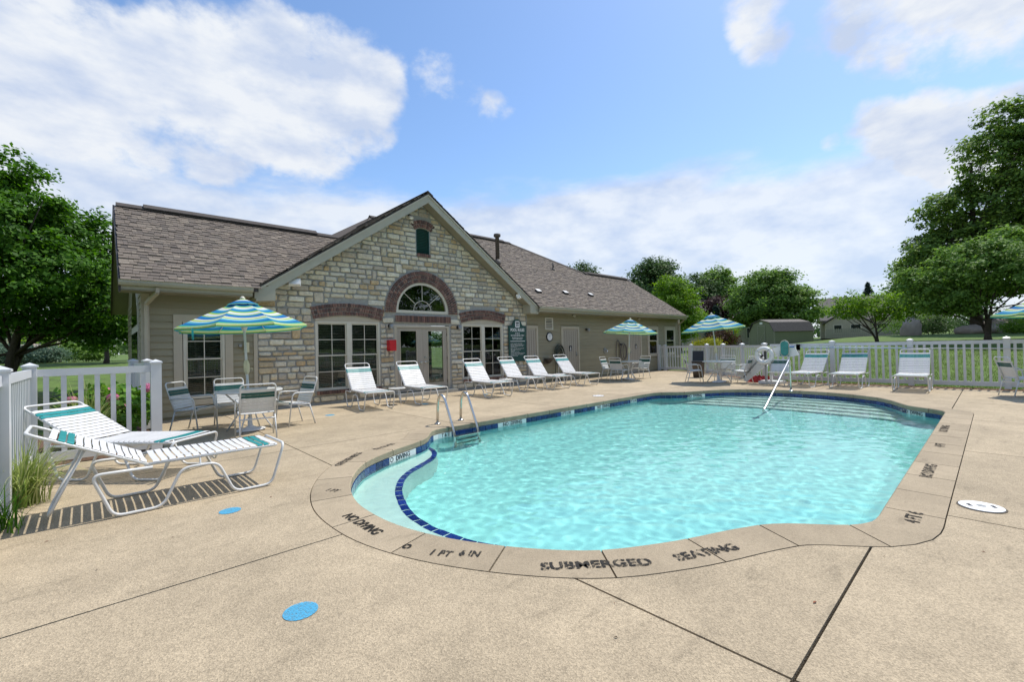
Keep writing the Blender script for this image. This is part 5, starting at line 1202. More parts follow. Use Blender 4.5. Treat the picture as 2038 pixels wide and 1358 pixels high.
def make_umbrella(rad=1.07):
    t = thing('patio_umbrella', 'x', 'umbrella', group='striped patio umbrellas')
    b = MB(); b.lathe([(.23, .0), (.25, .012), (.23, .03), (.10, .05), (.04, .09), (.035, .24), (.001, .25)], 24); b.build('base', 'frame', t, True)
    b = MB(); b.lathe([(.021, .05), (.021, 2.33)], 12); b.build('pole', 'frame', t, True)
    b = MB(); b.lathe([(.024, 1.02), (.045, 1.07), (.05, 1.20), (.03, 1.27), (.022, 1.28)], 12); b.tube([(.04, 0, 1.12), (.10, 0, 1.12), (.10, 0, 1.08)], .008, 6); b.build('crank_housing', 'cream', t, True)
    b = MB(); b.lathe([(.018, 2.35), (.04, 2.37), (.045, 2.41), (.02, 2.44), (.001, 2.445)], 12); b.build('finial', 'sash', t, True)
    b = MB(); b.lathe([(.024, 1.80), (.05, 1.86), (.06, 1.90), (.03, 1.93)], 12); b.build('runner', 'frame', t, True)
    nr, na = 22, 8; zt, ze = 2.36, 1.87; V_, F_, Rd = [], [], []
    prof = lambda q_: zt-(zt-ze)*(q_**1.12)
    def pt(kk, j, i):
        q_ = i/nr; a0, a1 = R(45*kk), R(45*(kk+1)); w_ = j/na; p0 = Vector((math.cos(a0), math.sin(a0), 0)); p1 = Vector((math.cos(a1), math.sin(a1), 0)); p = p0.lerp(p1, w_)*rad*q_
        sag = 4*w_*(1-w_)*.075*q_*(1-.25*q_); pull = 1-4*w_*(1-w_)*.055*q_*q_
        return (p.x*pull, p.y*pull, prof(q_)-sag+4*w_*(1-w_)*.045*q_**6)
    for kk in range(8):
        k0 = len(V_)
        for i in range(nr+1):
            for j in range(na+1): V_.append(pt(kk, j, i)); Rd.append(i/nr)
        # valance
        for j in range(na+1): x, y, z = V_[k0+nr*(na+1)+j]; V_.append((x*1.004, y*1.004, z-.045)); Rd.append(.93)
        for i in range(nr+1):
            for j in range(na): a_ = k0+i*(na+1)+j; F_.append((a_, a_+na+1, a_+na+2, a_+1))
    me = bpy.data.meshes.new('canopy'); me.from_pydata(V_, [], F_); me.materials.append(mt['canopy']); me.polygons.foreach_set('use_smooth', [True]*len(me.polygons))
    at_ = me.attributes.new('rad', 'FLOAT', 'POINT'); at_.data.foreach_set('value', Rd); o = bpy.data.objects.new('canopy', me); link(o, t)
    # vented top cap
    V_, F_, Rd = [], [], []
    for i in range(5):
        q_ = i/4
        for k in range(16): a = R(22.5*k); rr = .27*q_*(1 if k % 2 == 0 else .95); V_.append((rr*math.cos(a), rr*math.sin(a), 2.405-.125*q_**1.1)); Rd.append(.05+.25*q_)
    for i in range(4):
        for k in range(16): F_.append((i*16+k, (i+1)*16+k, (i+1)*16+(k+1) % 16, i*16+(k+1) % 16))
    me = bpy.data.meshes.new('canopy_vent'); me.from_pydata(V_, [], F_); me.materials.append(mt['canopy']); at_ = me.attributes.new('rad', 'FLOAT', 'POINT'); at_.data.foreach_set('value', Rd); o = bpy.data.objects.new('canopy_vent', me); link(o, t)
    for k in range(8):
        a = R(45*k); c_, s_ = math.cos(a), math.sin(a)
        b = MB(); b.tube([(.03*c_, .03*s_, 2.32)]+[(rad*q_*c_, rad*q_*s_, prof(q_)-.014) for q_ in (.25, .5, .75, .99)], .007, 6); rb = b.build('rib', 'frame', t)
        b = MB(); b.tube([(.05*c_, .05*s_, 1.89), (rad*.52*c_, rad*.52*s_, prof(.52)-.02)], .006, 6); b.build('strut', 'frame', rb)
    b = MB(); a = R(200); b.box(rad*math.cos(a)*.93-.015, rad*math.cos(a)*.93+.015, rad*math.sin(a)*.93-.002, rad*math.sin(a)*.93+.002, ze-.22, ze-.03); b.build('tie_strap', 'greenstrap', t)
    return t
ch, tb, um = make_chair(), make_table(), make_umbrella()
place(tb, 0, 2.02, 9.22, 10, 'round patio table under the left umbrella'); place(tb, 1, 15.43, 9.93, 30, 'round patio table under the umbrella by the far restroom door'); place(tb, 1, 15.95, 6.59, 55, 'round patio table under the umbrella beside the life ring')
VA = Vector((.68, .733, 0))
def put_umb(used, x, y, rz, tilt, lab):
    o = place(um, used, x, y, rz, lab); o.rotation_euler = (Matrix.Rotation(R(tilt), 4, VA) @ Matrix.Rotation(R(rz), 4, 'Z')).to_euler(); return o
put_umb(0, 2.02, 9.22, 12, -2.6, 'large striped umbrella in front of the left siding and window'); put_umb(1, 15.43, 9.93, 20, 3.5, 'striped umbrella in front of the far restroom door')
put_umb(1, 15.95, 6.59, 40, -5, 'striped umbrella tilted above the table beside the white fence bend'); put_umb(1, 15.75, -1.0, 8, 0, 'striped umbrella cut off by the right edge of the picture')
def face(x, y, tx, ty): return math.degrees(math.atan2(ty-y, tx-x))
cl = [(1.92, 8.36, (2.02, 9.22), 'chair with its back to the camera at the left umbrella table'), (1.28, 9.98, (2.1, 9.3), 'chair in profile on the left side of the left umbrella table'), (1.92, 10.18, (1.9, 9.2), 'chair facing the camera behind the left umbrella table'), (2.80, 9.28, (1.9, 9.15), 'chair on the right side of the left umbrella table, by the stone wall'),
  (15.33, 10.72, (15.5, 9.5), 'chair in profile left of the far restroom table'), (14.72, 9.86, (15.6, 9.9), 'chair with its back to the pool at the far restroom table'), (16.2, 9.82, (15.4, 9.9), 'chair facing the pool behind the far restroom table'),
  (15.48, 7.26, (16.0, 6.5), 'chair left of the table beside the life ring'), (16.55, 6.62, (15.9, 6.6), 'chair against the slanting fence behind the life ring table'), (15.9, 5.82, (15.9, 6.6), 'chair right of the life ring table'),
  (15.62, 4.62, (14.6, 4.5), 'armchair standing alone between the life ring and the fence chaises'), (15.42, -.38, (15.9, -1.3), 'chair cut off by the right edge of the picture')]
for i, (x, y, tg, lab) in enumerate(cl): place(ch, i > 0, x, y, face(x, y, *tg), lab)
place(st, 1, 15.0, -.72, 0, 'low white side table at the right edge of the picture')

# ------------------------------------------------------------------ pool fittings
t = thing('pool_ladder', 'stainless steel pool ladder with two arched handrails', 'ladder', (4.88, 6.9, 0))
for dx in (-.265, .265):
    b = MB(); b.tube(fillet([(dx, .17, -.02), (dx, .15, .40), (dx, .07, .56), (dx, -.06, .52), (dx, -.36, -.10), (dx, -.40, -.95)], .12, 6), .025, 10); b.build('handrail', 'steel', t, True)
    b = MB(); b.lathe([(.06, .004), (.055, .018), (.026, .03)], 14, (dx, .17, 0)); b.build('escutcheon', 'steel', t, True)
for z in (-.155, -.42, -.70):
    b = MB(); b.box(-.245, .245, -.46, -.36, z-.012, z+.012); b.build('step', 'steel', t)
for o in t.children: o.cycles.is_caustics_receiver = True
t = thing('pool_handrail', 'stainless steel stair rail sloping into the pool', 'handrail', (13.99, 3.85, 0))
b = MB(); b.tube(fillet([(0, 0, -.02), (-.01, 0, .84), (-.10, 0, .86), (-2.78, -.2, -.20), (-2.80, -.2, -.55)], .07, 5), .024, 10); b.build('rail', 'steel', t, True)
b = MB(); b.lathe([(.07, .004), (.06, .02), (.03, .035)], 14); b.build('escutcheon', 'steel', t, True)
# life ring on its post
t = thing('life_ring', 'white life ring with rope hung on a grey post', 'life ring', (15.86, 5.09, 0))
b = MB(); b.box(.07, .13, -.03, .03, 0, 1.24); b.build('post', 'galv', t)
b = MB(); ctr = Vector((-.03, 0, .93)); b.tube([ctr+Vector((.06*math.sin(a)*.2, .225*math.cos(a), .225*math.sin(a))) for a in np.linspace(0, 2*math.pi, 37)[:-1]], .068, 12, True); rg = b.build('ring', 'white', t, True)
for k in range(4):
    a = R(45+90*k); c0 = ctr+Vector((0, .225*math.cos(a), .225*math.sin(a))); tn = Vector((0, -math.sin(a), math.cos(a))); rd = Vector((0, math.cos(a), math.sin(a)))
    b = MB(); b.tube([c0+(rd*math.cos(q_)+Vector((1,0,0))*math.sin(q_))*.070-tn*.02 for q_ in np.linspace(0, 2*math.pi, 17)[:-1]], .006, 5, True); b.build('band', 'galv', rg)
b = MB(); b.tube([ctr+Vector((-.03, .315*math.cos(a)*(1+.03*math.sin(4*a)), .315*math.sin(a)*(1+.03*math.sin(4*a)))) for a in np.linspace(0, 2*math.pi, 49)[:-1]], .007, 5, True); b.build('rope', 'sash', t, True)
b = MB(); b.box(.02, .055, -.02, .02, .80, 1.06); b.build('bracket', 'dark', t)
# pool lift
t = thing('pool_lift', 'pool access lift with pale tilted arm and teal seat pad', 'pool lift', (16.15, 4.95, 0))
b = MB(); b.box(-.32, .32, -.30, .34, 0.01, .10); b.build('base', 'frame', t)
b = MB(); b.tube([(0, .05, .1), (0, .05, .95)], .045, 10); b.build('mast', 'frame', t, True)
b = MB(); b.obox((.02, .62, .52), (.03, 0, 0), (0, .36, -.33), (0, .16, .17)); b.build('arm_cover', 'white', t)
b = MB(); b.tube([(0, .9, .18), (0, .35, .86)], .03, 10); b.build('actuator', 'galv', t, True); b = MB(); b.tube([(0, .34, .87), (0, .28, .94)], .038, 10); b.build('actuator_cap', 'dark', t)
for k, (yy, zz) in enumerate(((-.22, 1.06), (-.58, 1.03))):
    b = MB(); b.obox((-.04, yy, zz), (.015, 0, 0), (0, .14, -.03), (0, .05, .13)); b.build('side_plate', 'white', t)
cush = MB(); rr = []
for a0, cy_, cz_ in ((0, .0, .12), (180, .0, -.12)): rr += [(cy_+.105*math.cos(R(a0+k*20)), cz_+.105*math.sin(R(a0+k*20))) for k in range(10)]
cush.prism([(-.41+a, 1.15+c_) for a, c_ in rr], -.20, -.12, 'x'); cush.build('seat_pad', 'tealpad', t)
b = MB(); b.tube([(-.16, -.41+a*1.12, 1.15+c_*1.1) for a, c_ in rr], .012, 6, True); b.build('pad_piping', 'sash', t, True)
b = MB(); b.obox((-.10, -.38, .98), (.03, 0, 0), (0, .12, 0), (0, 0, .10)); b.build('seat_back', 'tealpad', t)
b = MB(); b.tube([(-.1, -.52, 1.2), (-.1, -.66, 1.2)], .022, 8); b.build('arm_grip', 'bluegrip', t)
b = MB(); v0 = np.random.RandomState(4)
# crumpled red cover on the ground
gx_ = np.linspace(-1, 1, 15); Vr, Fr = [], []
for i, a in enumerate(gx_):
    for j, c_ in enumerate(gx_):
        r2 = max(0, 1-(a*a+c_*c_)); Vr.append((a*.20, c_*.42, max(.004, .19*r2**.6*(1+.5*v0.uniform(-1, 1)))))
for i in range(14):
    for j in range(14): Fr.append((i*15+j, (i+1)*15+j, (i+1)*15+j+1, i*15+j+1))
o = mesh_obj('folded_cover', Vr, Fr, 'redcloth', None, False); o.location = (16.55, 5.45, 0); tag(o, 'crumpled red cloth cover on the deck under the lift arm', 'cover')
# waste bin with dark lid by the gate fence
t = thing('waste_bin', 'brown waste bin with tilted black lid before the far fence', 'waste bin', (17.75, 8.15, 0), .3)
b = MB(); b.lathe([(.20, .01), (.24, .55), (.245, .60)], 20); b.build('bin', 'binbrown', t, True); b = MB(); b.lathe([(.25, .60), (.26, .63), (.25, .65)], 20); b.build('rim', 'dark', t); b = MB(); b.obox((.02, 0, .86), (.06, 0, .20), (0, .21, 0), (.015, 0, -.005)); b.build('lid', 'dark', t)
# telescopic pole clipped along the right fence
t = thing('rescue_pole', 'long pale blue rescue pole clipped along the right fence', 'pole', (16.9, 4.4, 0))
b = MB(); b.tube([(0, .1, 1.165), (0, -2.7, 1.10)], .017, 8); b.build('pole', 'bluepole', t, True); b = MB(); b.tube([(0, -2.7, 1.10), (0, -6.3, 1.03)], .012, 8); b.build('inner_pole', 'frame', t, True)
for yy, zz in ((-.26, 1.19), (-2.68, 1.16), (-2.95, 1.09)):
    b = MB(); b.box(-.03, .03, -.05, .05, zz-.08 if yy > -2.9 else zz-.02, zz+.08 if yy > -2.9 else zz+.02); b.build('clip', 'dark', t)

# ------------------------------------------------------------------ planting
def leaves_mesh(name, P, Nn, size, mat, parent, rs, aspect=.62, sizes=None):
    n = len(P); a = rs.normal(size=(n, 3)); a -= Nn*(a*Nn).sum(1, keepdims=True); a /= np.linalg.norm(a, axis=1, keepdims=True)+1e-9; b = np.cross(Nn, a)
    s = size*rs.uniform(.65, 1.35, (n, 1)) if sizes is None else sizes
    v = np.empty((n, 4, 3)); v[:, 0] = P-a*s*.5; v[:, 1] = P+b*s*aspect*.5+Nn*s*.08; v[:, 2] = P+a*s*.5; v[:, 3] = P-b*s*aspect*.5+Nn*s*.08
    me = bpy.data.meshes.new(name); me.vertices.add(n*4); me.vertices.foreach_set('co', v.astype(np.float32).ravel())
    me.loops.add(n*4); me.loops.foreach_set('vertex_index', np.arange(n*4, dtype=np.int32)); me.polygons.add(n); me.polygons.foreach_set('loop_start', np.arange(0, n*4, 4, dtype=np.int32)); me.polygons.foreach_set('loop_total', np.full(n, 4, dtype=np.int32))
    me.materials.append(mt[mat]); me.update(calc_edges=True); o = bpy.data.objects.new(name, me); return link(o, parent)
def crown_points(lobes, nclump, nleaf, rc, rs, shell=.5, droop=.15):
    vol = np.array([l[3]*l[4]*l[5] for l in lobes])**.72; cnt = np.maximum(3, (nclump*vol/vol.sum()).astype(int)); Ps, Ns = [], []
    for l, c_ in zip(lobes, cnt):
        d = rs.normal(size=(c_, 3)); d /= np.linalg.norm(d, axis=1, keepdims=True); rad = (rs.uniform(shell**3, 1.0, c_)**(1/3.))[:, None]*rs.uniform(.86, 1.14, (c_, 1))
        cen = np.array(l[:3])+d*rad*np.array(l[3:6])
        for k in range(c_):
            m_ = max(4, int(nleaf*rs.uniform(.5, 1.4))); r_ = rc*rs.uniform(.7, 1.3); q_ = rs.normal(size=(m_, 3))*np.array([r_, r_, r_*.55])*.55
            nn = d[k]*.7+np.array([0, 0, .75])+rs.normal(size=(m_, 3))*.55; Ps.append(cen[k]+q_); Ns.append(nn)
    P = np.concatenate(Ps); Nn = np.concatenate(Ns); Nn /= np.linalg.norm(Nn, axis=1, keepdims=True); return P, Nn
def tree(name, label, x, y, lobes, mat, seed, nclump=220, nleaf=60, rc=.5, ls=.16, trunk_r=.16, trunk_h=None, limbs=6, stems=1, group='trees round the pool', z=None, shell=.5, lean=(0, 0)):
    rs = np.random.RandomState(seed); rr = random.Random(seed); z = tz(x, y) if z is None else z
    t = thing(name, label, 'tree', (x, y, z), 0, group); top = max(l[2]+l[5] for l in lobes); th = trunk_h or top*.72; b = MB()
    for s_ in range(stems):
        ox, oy = (0, 0) if stems == 1 else (rr.uniform(-.1, .1), rr.uniform(-.1, .1)); dx, dy = (lean if stems == 1 else (rr.uniform(-.9, .9), rr.uniform(-.9, .9)))
        pts = [(ox+dx*q_**1.3+.05*math.sin(q_*9+s_), oy+dy*q_**1.3, -.1+th*q_) for q_ in np.linspace(0, 1, 8)]
        tr_ = trunk_r/(1 if stems == 1 else 1.6); b.tube(pts, [tr_*(1.35 if i == 0 else 1-.78*i/7) for i in range(8)], 8)
        for k in range(limbs):
            l = rr.choice(lobes); q0 = rr.uniform(.28, .75); i = int(q0*7); p0 = Vector(pts[i]); p1 = Vector((l[0]+rr.uniform(-.6, .6)*l[3], l[1]+rr.uniform(-.6, .6)*l[4], l[2]+rr.uniform(-.2, .6)*l[5])); md = p0.lerp(p1, .5)+Vector((0, 0, -.08*(p1-p0).length))
            b.tube([p0, p0.lerp(md, .5), md, md.lerp(p1, .6), p1], [tr_*.5*(1-q0*.4), tr_*.42*(1-q0*.4), tr_*.3, tr_*.2, tr_*.07], 6)
    b.build('trunk', 'bark', t, True)
    P, Nn = crown_points(lobes, nclump, nleaf, rc, rs, shell); leaves_mesh('crown', P, Nn, ls, mat, t, rs); return t
def shrub(name, label, x, y, r_, h, mat, seed, n=3000, ls=.06, group=None, cat='shrub', z=None, sq=1.0):
    rs = np.random.RandomState(seed); z = tz(x, y) if z is None else z; t = thing(name, label, cat, (x, y, z), 0, group)
    lobes = [(rs.uniform(-.35, .35)*r_, rs.uniform(-.35, .35)*r_*sq, h*rs.uniform(.42, .6), r_*rs.uniform(.6, .8), r_*sq*rs.uniform(.6, .8), h*rs.uniform(.38, .5)) for _ in range(6)]
    P, Nn = crown_points(lobes, n//25, 25, r_*.22, rs, .75); k = P[:, 2] > .02; leaves_mesh('foliage', P[k], Nn[k], ls, mat, t, rs)
    b = MB()
    for _ in range(7): a = rs.uniform(0, 6.28); b.tube([(.05*math.cos(a), .05*math.sin(a), -.05), (.5*r_*math.cos(a), .5*r_*math.sin(a), h*.6)], [.02, .006], 5)
    b.build('stems', 'bark', t); return t
def grass_clump(label, x, y, n, ln, mat, seed, spread=1.0, z=0.0, group='ornamental grass clumps', dirb=(0, 0)):
    rr = random.Random(seed); t = thing('ornamental_grass', label, 'grass', (x, y, z), 0, group); b = MB()
    for _ in range(n):
        a = rr.uniform(0, 6.283); l = ln*rr.uniform(.55, 1.15); ox, oy = rr.gauss(0, .07), rr.gauss(0, .07); w_ = rr.uniform(.003, .0065); out = rr.uniform(.15, 1.0)*spread; d = Vector((math.cos(a)+dirb[0], math.sin(a)+dirb[1], 0)); d.normalize(); sd_ = Vector((-d.y, d.x, 0)); k0 = len(b.v); K_ = 6
        for i in range(K_+1):
            q_ = i/K_; p = Vector((ox, oy, 0))+d*(l*out*q_**1.5*.8)+Vector((0, 0, l*(q_-.62*out*q_**2.6))); ww = w_*(1-q_)**.6+.0006; b.v += [tuple(p-sd_*ww), tuple(p+sd_*ww)]
        for i in range(K_): b.f.append((k0+2*i, k0+2*i+1, k0+2*i+3, k0+2*i+2))
    b.build('blades', mat, t); return t
grass_clump('pale striped ornamental grass leaning over the deck at the left fence', -.55, 6.35, 380, .72, 'blade', 5, 1.05, 0, dirb=(.75, .1))
grass_clump('dark grass tuft at the lower left corner by the fence post', -.66, 5.55, 160, .45, 'hydr', 15, .8, 0, dirb=(.2, 0))
grass_clump('tall striped grass clump behind the left fence corner', -.15, 9.0, 380, 1.15, 'blade', 6, .9, 0)
def hydrangea(label, x, y, r_, h, seed):
    rs = np.random.RandomState(seed); t = thing('hydrangea', label, 'shrub', (x, y, 0), 0, 'pink hydrangeas behind the left fence'); lobes = [(rs.uniform(-.3, .3)*r_, rs.uniform(-.3, .3)*r_, h*.55, r_*.8, r_*.8, h*.45) for _ in range(4)]
    P, Nn = crown_points(lobes, 130, 14, .10, rs, .6); k = P[:, 2] > .02; leaves_mesh('foliage', P[k], Nn[k], .115, 'hydr', t, rs, .7)
    b = MB()
    for _ in range(6): a = rs.uniform(0, 6.28); b.tube([(.05*math.cos(a), .05*math.sin(a), -.05), (.4*r_*math.cos(a), .4*r_*math.sin(a), h*.7)], [.014, .005], 5)
    b.build('stems', 'bark', t)
    for k in range(4):
        a = rs.uniform(0, 6.28); c_ = np.array([r_*.7*math.cos(a), r_*.7*math.sin(a)-.1, h*rs.uniform(.55, 1.0)]); d = rs.normal(size=(140, 3)); d /= np.linalg.norm(d, axis=1, keepdims=True); leaves_mesh('flower_head', c_+d*np.array([.075, .075, .055]), d, .034, 'pink', t, rs, .9)
hydrangea('pink-flowered hydrangea bush filling the bed behind the left fence', .05, 9.75, .55, .95, 31); hydrangea('smaller pink hydrangea beside the clubhouse corner behind the fence', .35, 10.85, .45, .85, 32)
b = MB(); b.add([(-3.5, 8.46, -.02), (.70, 8.46, -.02), (.70, 12.05, -.02), (-3.5, 12.05, -.02)], [(0, 1, 2, 3)]); structure(b.build('flower_bed', 'mulch'), 'brown mulch bed behind the left fence')
b = MB(); b.add([(16.76, -8, -.02), (17.5, -8, -.02), (17.5, 5.3, -.02), (21.9, 10.2, -.02), (21.9, 12.5, -.02), (16.76, 12.5, -.05)], [(0, 1, 2, 5), (2, 3, 4, 5)]); structure(b.build('gravel_strip', 'mulch'), 'brown gravel strip under the right fence')
# patio between deck and slanting fence
b = MB(); b.add([(16.735, 5.42, -.004), (16.9, 5.42, -.004), (21.35, 10.18, -.004), (21.45, 12.13, -.004), (16.735, 12.13, -.004), (16.735, 5.42, -.09), (16.9, 5.42, -.09), (21.35, 10.18, -.09), (21.45, 12.13, -.09), (16.735, 12.13, -.09)], [(0, 1, 2, 3, 4), (0, 5, 6, 1), (1, 6, 7, 2), (2, 7, 8, 3)]); b.build('deck_panel', 'deck', deck)
pb = MB(); pr_ = random.Random(9)
for _ in range(2600):
    y = pr_.uniform(-4, 5.3); x = pr_.gauss(16.98, .13); s = pr_.uniform(.008, .022); c0 = pr_.choice([(1, .9, .75), (.8, .65, .5), (.55, .42, .3), (1.2, 1.1, .95), (.9, .5, .3)])
    if x < 16.735: continue
    p = Vector((x, y, s*.4)); vv = [p+Vector((pr_.uniform(.6, 1.2)*s*a, pr_.uniform(.6, 1.2)*s*c_, pr_.uniform(.5, 1)*s*d)) for a, c_, d in ((1,0,0),(0,1,0),(-1,0,0),(0,-1,0),(0,0,1))]; pb.add(vv, [(0,1,4),(1,2,4),(2,3,4),(3,0,4)], c0)
tag(pb.build('pebbles', 'pebble'), 'brown pebbles and leaf litter along the right fence', 'gravel', kind='stuff')

dl = MB(); dr = random.Random(41)
for _ in range(150):
    x, y = dr.uniform(-.5, 9), dr.uniform(-1.5, 11.5)
    if inside((x, y), co_poly): continue
    s = dr.uniform(.006, .02); a = dr.uniform(0, 6.28); c_, n_ = math.cos(a)*s, math.sin(a)*s
    dl.add([(x-c_, y-n_, .004), (x+n_*.4, y-c_*.4, .007), (x+c_, y+n_, .005), (x-n_*.4, y+c_*.4, .009)], [(0, 1, 2, 3)], dr.choice([(.25, .18, .12), (.5, .4, .3), (.12, .09, .07), (.6, .25, .15)]))
tag(dl.build('leaf_litter', 'pebble'), 'tiny dry leaf bits scattered on the deck', 'litter', kind='stuff')
TB = 'trees beyond the fences'
def L6(*a): return list(a)
lob = [(-.3,0,6.9,1.1,1.1,.8),(.5,-.4,6.1,1.2,1.2,.9),(-1.2,.2,6.2,1.3,1.3,1.0),(1.5,.2,5.3,1.2,1.2,.9),(.2,-1.3,5.1,1.5,1.4,1.2),(-1.6,-.8,4.9,1.6,1.6,1.3),(2.3,.4,4.3,1.2,1.2,.9),(.9,-1.5,3.9,1.5,1.4,1.0),(2.9,.9,3.4,1.0,1.0,.8),(-.4,-1.8,3.3,1.6,1.4,.9),(2.0,-.6,3.0,1.3,1.3,.8),(3.2,1.1,2.4,1.0,1.0,.8),(-2.2,-.6,3.4,1.6,1.6,1.0),(1.2,1.0,4.4,2.0,2.0,1.8),(-.6,1.0,4.6,2.2,2.2,1.8),(2.2,.4,2.2,1.2,1.2,.7),(.6,.8,2.6,2.0,2.0,.9)]
tree('maple_tree', 'big dark green tree at the far left edge behind the fence', -2.1, 20.6, lob, 'lgreen', 101, 900, 95, .34, .135, .20, 4.6, 7, stems=3, z=.25, group=TB, shell=.45)
tree('small_tree', 'smaller tree with low crown between the big left tree and the clubhouse', .35, 36, [(0,0,3.4,2.0,2.0,1.6),(1.0,0,2.7,1.4,1.4,1.0),(-1.0,.3,3.0,1.6,1.6,1.2)], 'lgreen', 102, 190, 60, .4, .17, .13, 3, 5, group=TB)
tree('small_tree', 'second low tree just left of the clubhouse corner', 2.2, 44, [(0,0,4.0,2.4,2.4,2.0),(1.2,0,3.0,1.6,1.6,1.2)], 'mgreen', 103, 190, 60, .5, .2, .15, 3.2, 5, group=TB)
tree('maple_tree', 'tallest tree at the right edge with upright reddish green crown', 48.4, .9, [(0,0,5.0,3.6,4.0,2.8),(.3,-.6,8.4,3.0,3.2,3.2),(.2,-1.2,12.2,2.4,2.5,2.8),(-1.0,2.0,6.2,2.4,2.4,1.9),(.3,-1.8,15.2,1.5,1.6,1.7),(-.8,2.8,3.8,2.0,2.0,1.4),(.5,-3.6,7.2,3.6,3.6,3.4),(.5,-4.2,11,3.2,3.2,3.2),(.4,-3.6,14.2,2.2,2.2,2.0),(-.6,1.2,3.0,2.6,2.6,1.4),(0,3.4,5.4,1.5,1.5,1.7),(-.3,1.6,9.2,1.8,1.8,1.8)], 'rgreen', 104, 1300, 62, .50, .24, .34, 13, 14, group=TB, shell=.3)
tree('redbud_tree', 'low spreading multi-stemmed dark tree behind the right fence', 31.6, .2, [(0,0,3.3,2.4,2.3,1.2),(0,1.7,2.5,2.0,1.5,1.0),(0,-1.9,3.3,2.6,2.0,1.3),(-.4,.3,4.2,1.6,1.5,.9),(0,2.7,3.1,1.2,1.0,.8),(.3,-3.4,2.9,2.4,1.8,1.4),(-.6,1.1,1.8,1.3,1.1,.6),(.5,-.8,4.7,1.2,1.2,.7)], 'mgreen', 105, 620, 60, .36, .15, .16, 2.3, 4, stems=4, group=TB, shell=.3)
tree('small_tree', 'small light green tree in the lawn right of the shed', 33.4, 4.6, [(0,0,2.1,1.5,1.7,.75),(0,-1.2,1.8,1.3,1.4,.6),(0,.9,2.5,1.1,1.2,.6),(0,1.6,1.9,1.0,1.0,.5)], 'bgreen', 106, 190, 44, .30, .13, .11, 1.9, 5, stems=2, group=TB, shell=.2)
tree('round_tree', 'wide dome-shaped tree rising behind the shed', 52.5, 16.2, [(0,0,4.9,3.8,3.9,2.8),(0,1.8,3.8,2.8,2.8,2.1),(0,-2.3,3.8,2.8,2.8,2.1),(0,0,6.7,2.6,2.6,1.5)], 'mgreen', 107, 560, 70, .6, .25, .25, 4.5, 8, group=TB)
tree('bright_tree', 'bright yellow-green tree at the right end of the clubhouse roof', 32.4, 16.3, [(0,0,3.6,1.6,1.7,1.7),(0,-.7,2.6,1.3,1.3,1.2),(0,.6,4.9,1.1,1.2,.95),(0,-.2,1.7,1.2,1.2,.9)], 'bgreen', 108, 330, 60, .34, .15, .12, 4.2, 7, stems=2, group=TB)
tree('far_tree', 'tall darker tree behind the bright yellow-green one', 52, 29.2, [(0,0,7.2,3.6,3.8,3.6),(0,1.6,6.0,2.8,2.8,3.0),(0,-1.7,6.4,2.6,2.6,2.8),(0,-.2,9.9,2.3,2.3,1.6)], 'dgreen', 109, 430, 60, .75, .32, .28, 8, 7, group=TB)
tree('far_tree', 'treetop peeping over the clubhouse roof ridge', 50, 39.5, [(0,0,9.6,2.6,2.6,2.6),(.4,1.2,8.6,2.2,2.2,2.0),(0,0,6,2.5,2.5,2.4)], 'dgreen', 110, 230, 60, .7, .3, .26, 9, 5, group=TB)
tree('far_tree', 'dark tree right of the bright yellow-green tree', 62, 28.2, [(0,0,6.4,3.0,3.0,3.6),(0,-1.4,5.0,2.4,2.4,2.4)], 'dgreen', 111, 260, 60, .75, .34, .28, 7, 5, group=TB)
tree('far_tree', 'tall pale tree in the gap left of the dome-shaped tree', 66, 26.6, [(0,0,7.6,3.0,3.0,3.0),(0,.8,9.4,2.1,2.1,1.6),(0,-.6,5.0,3.0,3.0,2.2)], 'mgreen', 112, 260, 60, .8, .36, .28, 7, 5, group=TB)
tree('plum_tree', 'purple-leaved plum tree in the gap behind the far umbrella', 53, 21.8, [(0,0,4.3,1.9,1.9,1.7),(0,.5,3.0,1.7,1.7,1.4)], 'plum', 113, 150, 55, .5, .24, .2, 3.6, 4, group=TB)
def conifer(label, x, y, h, r_, mat, seed, z=None):
    rs = np.random.RandomState(seed); z = tz(x, y) if z is None else z; t = thing('spruce_tree', label, 'tree', (x, y, z), 0, TB); b = MB(); b.tube([(0,0,-.1),(0,0,h*.98)], [r_*.09, .02], 7); b.build('trunk', 'bark', t); Ps = []; n_ = int(h*9)
    for k in range(n_):
        q_ = k/n_; zz = h*(.06+.92*q_); rr_ = r_*(1-q_)**.9+.05
        for j in range(max(4, int(13*(1-q_)))):
            a = rs.uniform(0, 6.283); m_ = 16; u_ = rs.uniform(.1, 1, m_)[:, None]; Ps.append(np.array([math.cos(a), math.sin(a), -.32])*u_*rr_+np.array([0, 0, zz])+rs.normal(size=(m_, 3))*.09)
    P = np.concatenate(Ps); Nn = rs.normal(size=P.shape)*.6+np.array([0, 0, .8]); Nn /= np.linalg.norm(Nn, axis=1, keepdims=True); leaves_mesh('crown', P, Nn, .3*max(1, r_/2.5), mat, t, rs, .35)
conifer('blue-green spruce in the gap behind the far umbrella', 50.2, 20.9, 4.6, 1.7, 'blueg', 121); conifer('dark spruce behind the light green tree', 88, 13.2, 8.4, 2.8, 'blueg', 122); conifer('dark spruce left of the tallest right-hand tree', 80, 8.6, 9.0, 2.8, 'blueg', 123); conifer('distant spruce tip behind the house roof', 96, 17.6, 7.2, 2.0, 'blueg', 124)
shrub('gold_shrub', 'rounded golden yellow shrub behind the far picket fence', 23.6, 10.35, 1.0, .98, 'yellow', 131, 5200, .075, z=.62)
shrub('barberry_bush', 'dark red rounded bush behind the golden shrub', 28.2, 11.6, 1.15, 1.65, 'barberry', 132, 5200, .085, z=.62)
